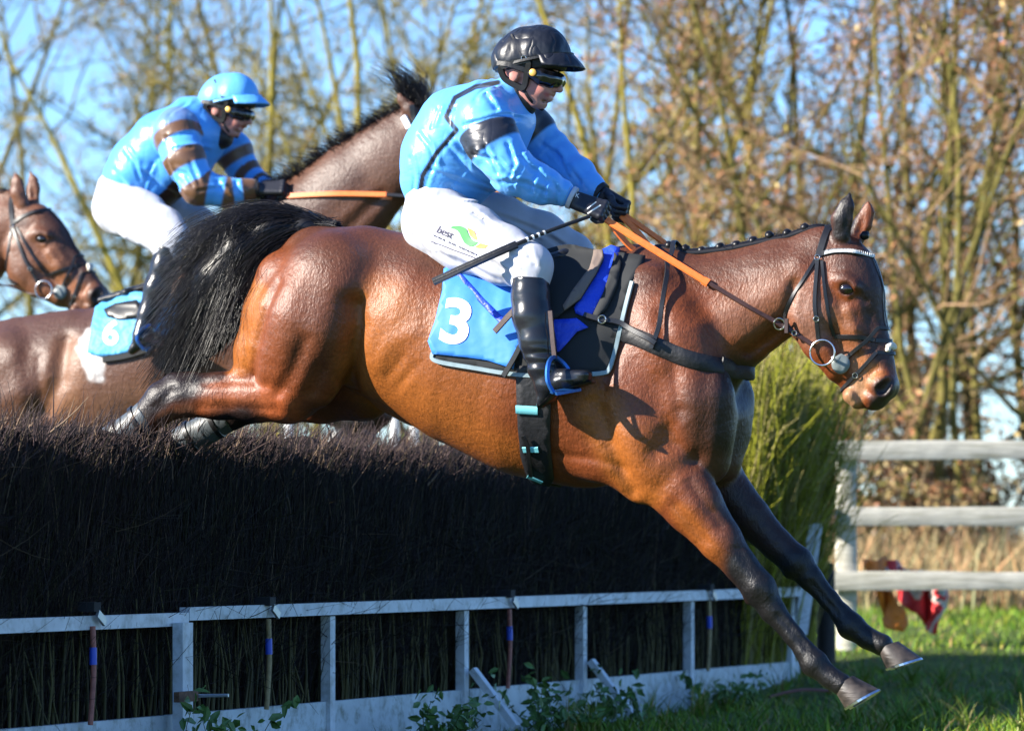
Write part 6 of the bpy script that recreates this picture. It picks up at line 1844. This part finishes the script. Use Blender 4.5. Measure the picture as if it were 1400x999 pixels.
nt.links.new(wv.outputs['Fac'], cr.inputs[0]); nt.links.new(cr.outputs[0], nt.nodes['Principled BSDF'].inputs['Base Color'])
hung_cloth('jacket', 'red and white patterned jacket hanging behind the bottom rail', [(1203, 766), (1222, 765), (1240, 778), (1262, 780), (1291, 790), (1292, 815), (1284, 840), (1279, 866), (1268, 862), (1258, 845), (1238, 825), (1226, 806), (1210, 785)], jm, PRY + .25, 5)

# white wing rails on the take-off side
wr_ = thing('running_rail', 'white plastic running rail standing behind the birch fence', 'rail', loc=at(520, 739, 24.5) - Vector((0, 0, .9)))
RO = wr_.location
for px in (395, 468, 540, 567, 628):
    p = at(px, 700, 24.5) - RO
    obj_py('post', rough_box((p.x, 0, -.1), (p.x, 0, 1.74), .026, .026, px, 4), M['white_print'], wr_)
for z in (1.70, 1.38):
    a_ = at(330, 700, 24.5) - RO; b_ = at(690, 700, 24.5) - RO
    obj_py('rail', tube_geo([Vector((a_.x, -.045, z)), Vector((b_.x, -.045, z))], .032, 12), M['white_print'], wr_)

# ------------------------------------------------------------------ hedgerow trees
def grow(r, base, h, nstem, spread, lean, lv, up=.35):
    """recursive branching -> list of (path, r0, r1) per level"""
    out = []
    stems = []
    for i in range(nstem):
        az = r.uniform(0, 6.28); d = np.array([math.cos(az) * spread + lean, math.sin(az) * spread, 1.0]); d /= np.linalg.norm(d)
        hh = h * r.uniform(.75, 1.08); P = []; p = np.array([math.cos(az) * .10 * nstem ** .5, math.sin(az) * .10 * nstem ** .5, 0.0])
        for k in range(9):
            P.append(p.copy()); d = d + r.normal(0, .085, 3) + np.array([0, 0, .03]); d /= np.linalg.norm(d); p = p + d * hh / 8
        stems.append((np.array(P), (.028 + .0075 * h) / nstem ** .30 * r.uniform(.6, 1.2), .010))
    out.append(stems); par = stems
    for (cnt, lf, k, rr) in lv:
        nx = []
        for (P, r0, r1) in par:
            L = np.linalg.norm(P[-1] - P[0]); n = max(1, int(cnt * r.uniform(.8, 1.2)))
            for i in range(n):
                t = r.uniform(.16 if len(out) == 1 else .15, 1.0); f_ = t * (len(P) - 1); j = min(int(f_), len(P) - 2); p = P[j] + (P[j + 1] - P[j]) * (f_ - j); tg = P[j + 1] - P[j]; tg = tg / np.linalg.norm(tg)
                q = r.normal(0, 1, 3); q -= tg * (q @ tg); q /= np.linalg.norm(q); an = r.uniform(.45, 1.15)
                d = tg * math.cos(an) + q * math.sin(an) + np.array([0, 0, up * r.uniform(-.4, 1)]); d /= np.linalg.norm(d)
                l = L * lf * r.uniform(.6, 1.15) * (1.15 - .55 * t); C = []
                for m_ in range(k):
                    C.append(p.copy()); d = d + r.normal(0, .16, 3); d /= np.linalg.norm(d); p = p + d * l / (k - 1)
                ra = min((r0 + (r1 - r0) * t) * .62, rr); nx.append((np.array(C), ra, ra * .35))
        out.append(nx); par = nx
    return out
def tree(name, label, X, Y, h, seed, bark, leafc, nleaf, leafs, nstem=2, spread=.16, lean=0.0, lv=((13, .42, 6, .03), (8, .45, 5, .012), (7, .5, 4, .005)), twig_c=None, up=.35):
    r = np.random.default_rng(seed); z = float(gz(X, Y)) - .05
    t = thing(name, label, 'tree', loc=(X, Y, z), group='hedgerow trees beyond the course')
    G = grow(r, None, h, nstem, spread, lean, lv, up)
    for i, S in enumerate(G[0]):
        strands('trunk', [S[0]], [S[1]], [S[2]], M['bark'], t, sides=8, cols=np.array([bark]) * r.uniform(.85, 1.15))
    parts = []
    for li, lev in enumerate(G[1:]):
        P = np.array([x[0] for x in lev]); c = np.array(bark if (li < 1 or twig_c is None) else twig_c)[None] * r.uniform(.6, 1.35, (len(lev), 1))
        nm = ('limb', 'branches', 'twigs')[min(li, 2)]
        o = strands('limbs' if li == 0 else nm, P, [max(x[1], .0055) for x in lev], [max(x[2], .003) for x in lev], M['bark'], t, sides=(5, 4, 3)[min(li, 2)], kind='stuff', cols=c)
    # leaves, catkins and buds on the twigs: the crown
    tw = np.array([x[0] for x in G[-1]]); n = nleaf
    ii = r.integers(0, len(tw), n); tt = r.uniform(.1, 1, n) * (tw.shape[1] - 1); jj = np.minimum(tt.astype(int), tw.shape[1] - 2); fr = (tt - jj)[:, None]
    P = tw[ii, jj] * (1 - fr) + tw[ii, jj + 1] * fr + r.normal(0, .03, (n, 3))
    a = r.normal(0, 1, (n, 3)); a /= np.linalg.norm(a, axis=1)[:, None]; b = np.cross(a, r.normal(0, 1, (n, 3))); b /= np.linalg.norm(b, axis=1)[:, None]
    sz = r.uniform(.25, 1.45, (n, 1)) * leafs; a = a * sz; b = b * sz * .6
    V = np.stack([P - a, P + b * .9, P + a, P - b], 1).reshape(-1, 3); Q = np.arange(n * 4).reshape(-1, 4)
    lc = np.array(leafc); pick = r.integers(0, len(lc), n); c = lc[pick] * r.uniform(.55, 1.4, (n, 1))
    o = obj_np('crown', V, Q, M['leaf'], t, smooth=False, cols=np.repeat(c, 4, axis=0)); o['kind'] = 'stuff'
    return t
OLV = (.14, .12, .032); GRY = (.14, .12, .060); YEL = (.23, .19, .035); RED = (.32, .13, .06); BRN = (.24, .125, .06); DGR = (.06, .075, .015); STR = (.42, .31, .13)
spec = [
    # px, Y, h, stems, kind
    (70, 47, 9.0, 1, 'a'), (195, 50, 9.5, 2, 'a'), (-40, 45, 8.5, 2, 'a'), (262, 43, 8.5, 2, 'b'), (345, 48, 9.0, 2, 'b'), (420, 41, 8.0, 3, 'b'), (130, 55, 9.5, 3, 'a'),
    (505, 44, 8.5, 2, 'b'), (590, 40, 8.0, 3, 'b'), (665, 46, 8.6, 2, 'b'), (760, 41, 8.2, 3, 'c'), (845, 45, 8.4, 2, 'c'), (905, 38, 7.6, 3, 'c'),
    (990, 42, 8.2, 3, 'd'), (1060, 37, 7.4, 4, 'd'), (1150, 40, 7.8, 3, 'd'), (1215, 35, 7.2, 4, 'd'), (1300, 38, 7.6, 3, 'd'), (1375, 35, 7.0, 4, 'd'), (1470, 38, 7.6, 3, 'd'), (-190, 48, 9.0, 2, 'a'), (-330, 44, 8.6, 3, 'a'), (-480, 47, 9.0, 2, 'a'), (1590, 36, 7.2, 4, 'd'), (1720, 39, 7.6, 3, 'd')]
names_ = {'a': 'slender_tree', 'b': 'bare_tree', 'c': 'mossy_tree', 'd': 'hedge_tree'}
texts_ = {70: 'single stemmed slender bare tree behind the head of the following horse', 195: 'twin stemmed slender tree behind the back of the jockey with brown hoops', -40: 'twin stemmed slender tree behind the neck of the following horse', 130: 'three stemmed slender tree standing deepest in the open sky',
    262: 'bare lichen covered tree behind the shoulder of the jockey with brown hoops', 345: 'bare lichen covered tree behind the blue helmet cover', 420: 'three stemmed bare tree behind the arched mane of horse number 6',
    505: 'twin stemmed bare tree behind the ears of horse number 6', 590: 'three stemmed bare tree behind the back of the jockey in the black helmet', 665: 'twin stemmed bare tree behind the black helmet',
    760: 'mossy olive tree just past the peak of the black helmet', 845: 'twin stemmed mossy tree above the orange reins of number 3', 905: 'three stemmed mossy tree behind the neck strap of number 3',
    990: 'russet leaved hedge tree behind the plaited mane', 1060: 'many stemmed russet hedge tree above the broom wing', 1150: 'russet leaved hedge tree behind the ears of horse number 3', 1215: 'many stemmed russet hedge tree behind the muzzle of horse number 3',
    1300: 'russet leaved hedge tree behind the hanging jackets', 1375: 'many stemmed russet hedge tree past the hanging jackets along the rail fence', 1470: 'russet leaved hedge tree at the second post of the rail fence',
    -190: 'twin stemmed slender tree behind the trunk of the following horse', -330: 'three stemmed slender tree behind the croup of the following horse', -480: 'twin stemmed slender tree behind the tail end of the following horse', 1590: 'many stemmed russet hedge tree past the second post of the rail fence', 1720: 'three stemmed russet hedge tree closing the far end of the rail fence'}
for i, (px, Y, h, ns, kd) in enumerate(spec):
    X = (px - 700) / FPX * Y
    if kd == 'a': tree(names_[kd], texts_[px], X, Y, h, 100 + i, GRY if i % 2 else OLV, [YEL, OLV, BRN], 1900, .024, ns, .14, .05, ((9, .40, 6, .028), (7, .45, 5, .012), (6, .5, 4, .005)), (.22, .17, .11))
    if kd == 'b': tree(names_[kd], texts_[px], X, Y, h, 100 + i, YEL if i % 2 else OLV, [YEL, OLV, DGR, BRN], 4200, .023, ns, .15, .02, ((10, .42, 6, .030), (8, .45, 5, .012), (7, .5, 4, .005)), (.25, .20, .065))
    if kd == 'c': tree(names_[kd], texts_[px], X, Y, h, 100 + i, YEL, [YEL, OLV, RED, DGR, BRN], 5400, .024, ns, .17, 0, ((10, .42, 6, .030), (8, .46, 5, .012), (7, .5, 4, .005)), (.28, .205, .075))
    if kd == 'd': tree(names_[kd], texts_[px], X, Y, h, 100 + i, OLV, [RED, RED, BRN, YEL, DGR, STR], 6000, .025, ns, .22, 0, ((10, .44, 6, .030), (7, .46, 5, .012), (6, .5, 4, .005)), (.32, .20, .11), up=.15)
# low shrubs along the foot of the hedgerow
for i, px in enumerate((-60, 60, 170, 300, 430, 560, 690, 820, 930, 1040, 1130, 1230, 1320, 1420)):
    Y = 35.5 + 1.2 * math.sin(i * 2.1); X = (px - 700) / FPX * Y
    r = i + 300
    t = tree('shrub', 'low tangled %s shrub at the foot of the hedgerow' % ('olive green' if px < 950 else 'straw brown'), X, Y, 1.7 + .4 * math.sin(i * 3.3), r, (.12, .085, .05), [OLV, STR, BRN, DGR, (.12, .16, .03)] if px < 950 else [STR, RED, BRN, OLV, STR], 3600, .030, 7, .55, 0, ((9, .45, 5, .012), (7, .5, 4, .006)), (.17, .12, .07))
    t['category'] = 'shrub'; t['group'] = 'shrubs at the hedgerow foot'

# ------------------------------------------------------------------ small growth by the toe board
def leafy(px, n_off, h, seed, label):
    r = np.random.default_rng(seed); s = s_at(px, n_off); B = fpos(s, n_off, float(gz(*fpos(s, n_off, 0)[:2])) - .01)
    t = thing('nettle_clump', label, 'plant', loc=B, group='weeds along the toe board')
    P = []; LP = []
    for i in range(11):
        d = np.array([r.normal(.1, .55), r.normal(-.1, .4), 1]); d /= np.linalg.norm(d); p = r.normal(0, .07, 3) * np.array([1, 1, 0]); C = []
        l = h * r.uniform(.6, 1.1)
        for k in range(6):
            C.append(p.copy()); d = d + r.normal(0, .13, 3) + np.array([.03, 0, -.04]); d /= np.linalg.norm(d); p = p + d * l / 5
            if k:
                for q in range(3): LP.append((p + r.normal(0, .025, 3), r.normal(0, 1, 3) + np.array([0, -.3, .6])))
        P.append(C)
    strands('stems', P, .003, .0015, M['twig'], t, kind='stuff', cols=np.tile(np.array((.07, .08, .03)), (len(P), 1)))
    for p, nn in LP:
        nn = Vector(nn).normalized(); a = nn.orthogonal().normalized(); b = nn.cross(a); q = r.uniform(0, 6.28); a, b = a * math.cos(q) + b * math.sin(q), b * math.cos(q) - a * math.sin(q); l = r.uniform(.016, .034); p = Vector(p)
        V = [p - a * l, p - a * l * .3 + b * l * .55 + nn * .004, p + a * l * .5 + b * l * .38, p + a * l * 1.1 - nn * .006, p + a * l * .5 - b * l * .38, p - a * l * .3 - b * l * .55 + nn * .004]
        me = bpy.data.meshes.new('leaf'); me.from_pydata([tuple(v) for v in V], [], [(0, 1, 2, 3), (0, 3, 4, 5)]); link('leaf', me, M['weed'], t)
M['weed'] = mat('weed_leaf', (.075, .16, .030), rough=.5, noise=(30, .3))
leafy(300, .35, .30, 5, 'leafy green weeds by the thick post with the rusty bracket')
leafy(590, .30, .27, 6, 'leafy weeds sprouting left of the first braced post')
leafy(735, .30, .26, 7, 'bright leafy weeds between the two braced posts')
leafy(845, .30, .24, 8, 'low leafy weeds past the second braced post')
leafy(985, .28, .20, 9, 'small weed tuft under the cane nearest the white wing post')
sk_ = [fpos(s_at(500, .3), .32, .05), fpos(s_at(560, .35), .42, .10), fpos(s_at(620, .3), .36, .07)]
tag(obj_py('fallen_branch', tube_geo(resample(sk_, 5), [lerp(.011, .004, i / 10) for i in range(11)], 6), M['rust']), 'thin brown fallen branch in front of the toe board', 'branch')
p0, p1 = at(1052, 945, 22.6), at(1132, 940, 22.9)
for p in (p0, p1): p.z = float(gz(p.x, p.y)) + .05
tag(obj_py('fallen_branch', tube_geo(resample([p0, (p0 + p1) / 2 + Vector((0, 0, .02)), p1], 4), .009, 6), mat('reddish_stick', (.16, .06, .05), rough=.8)), 'reddish stick lying on the turf under the forelegs', 'branch')
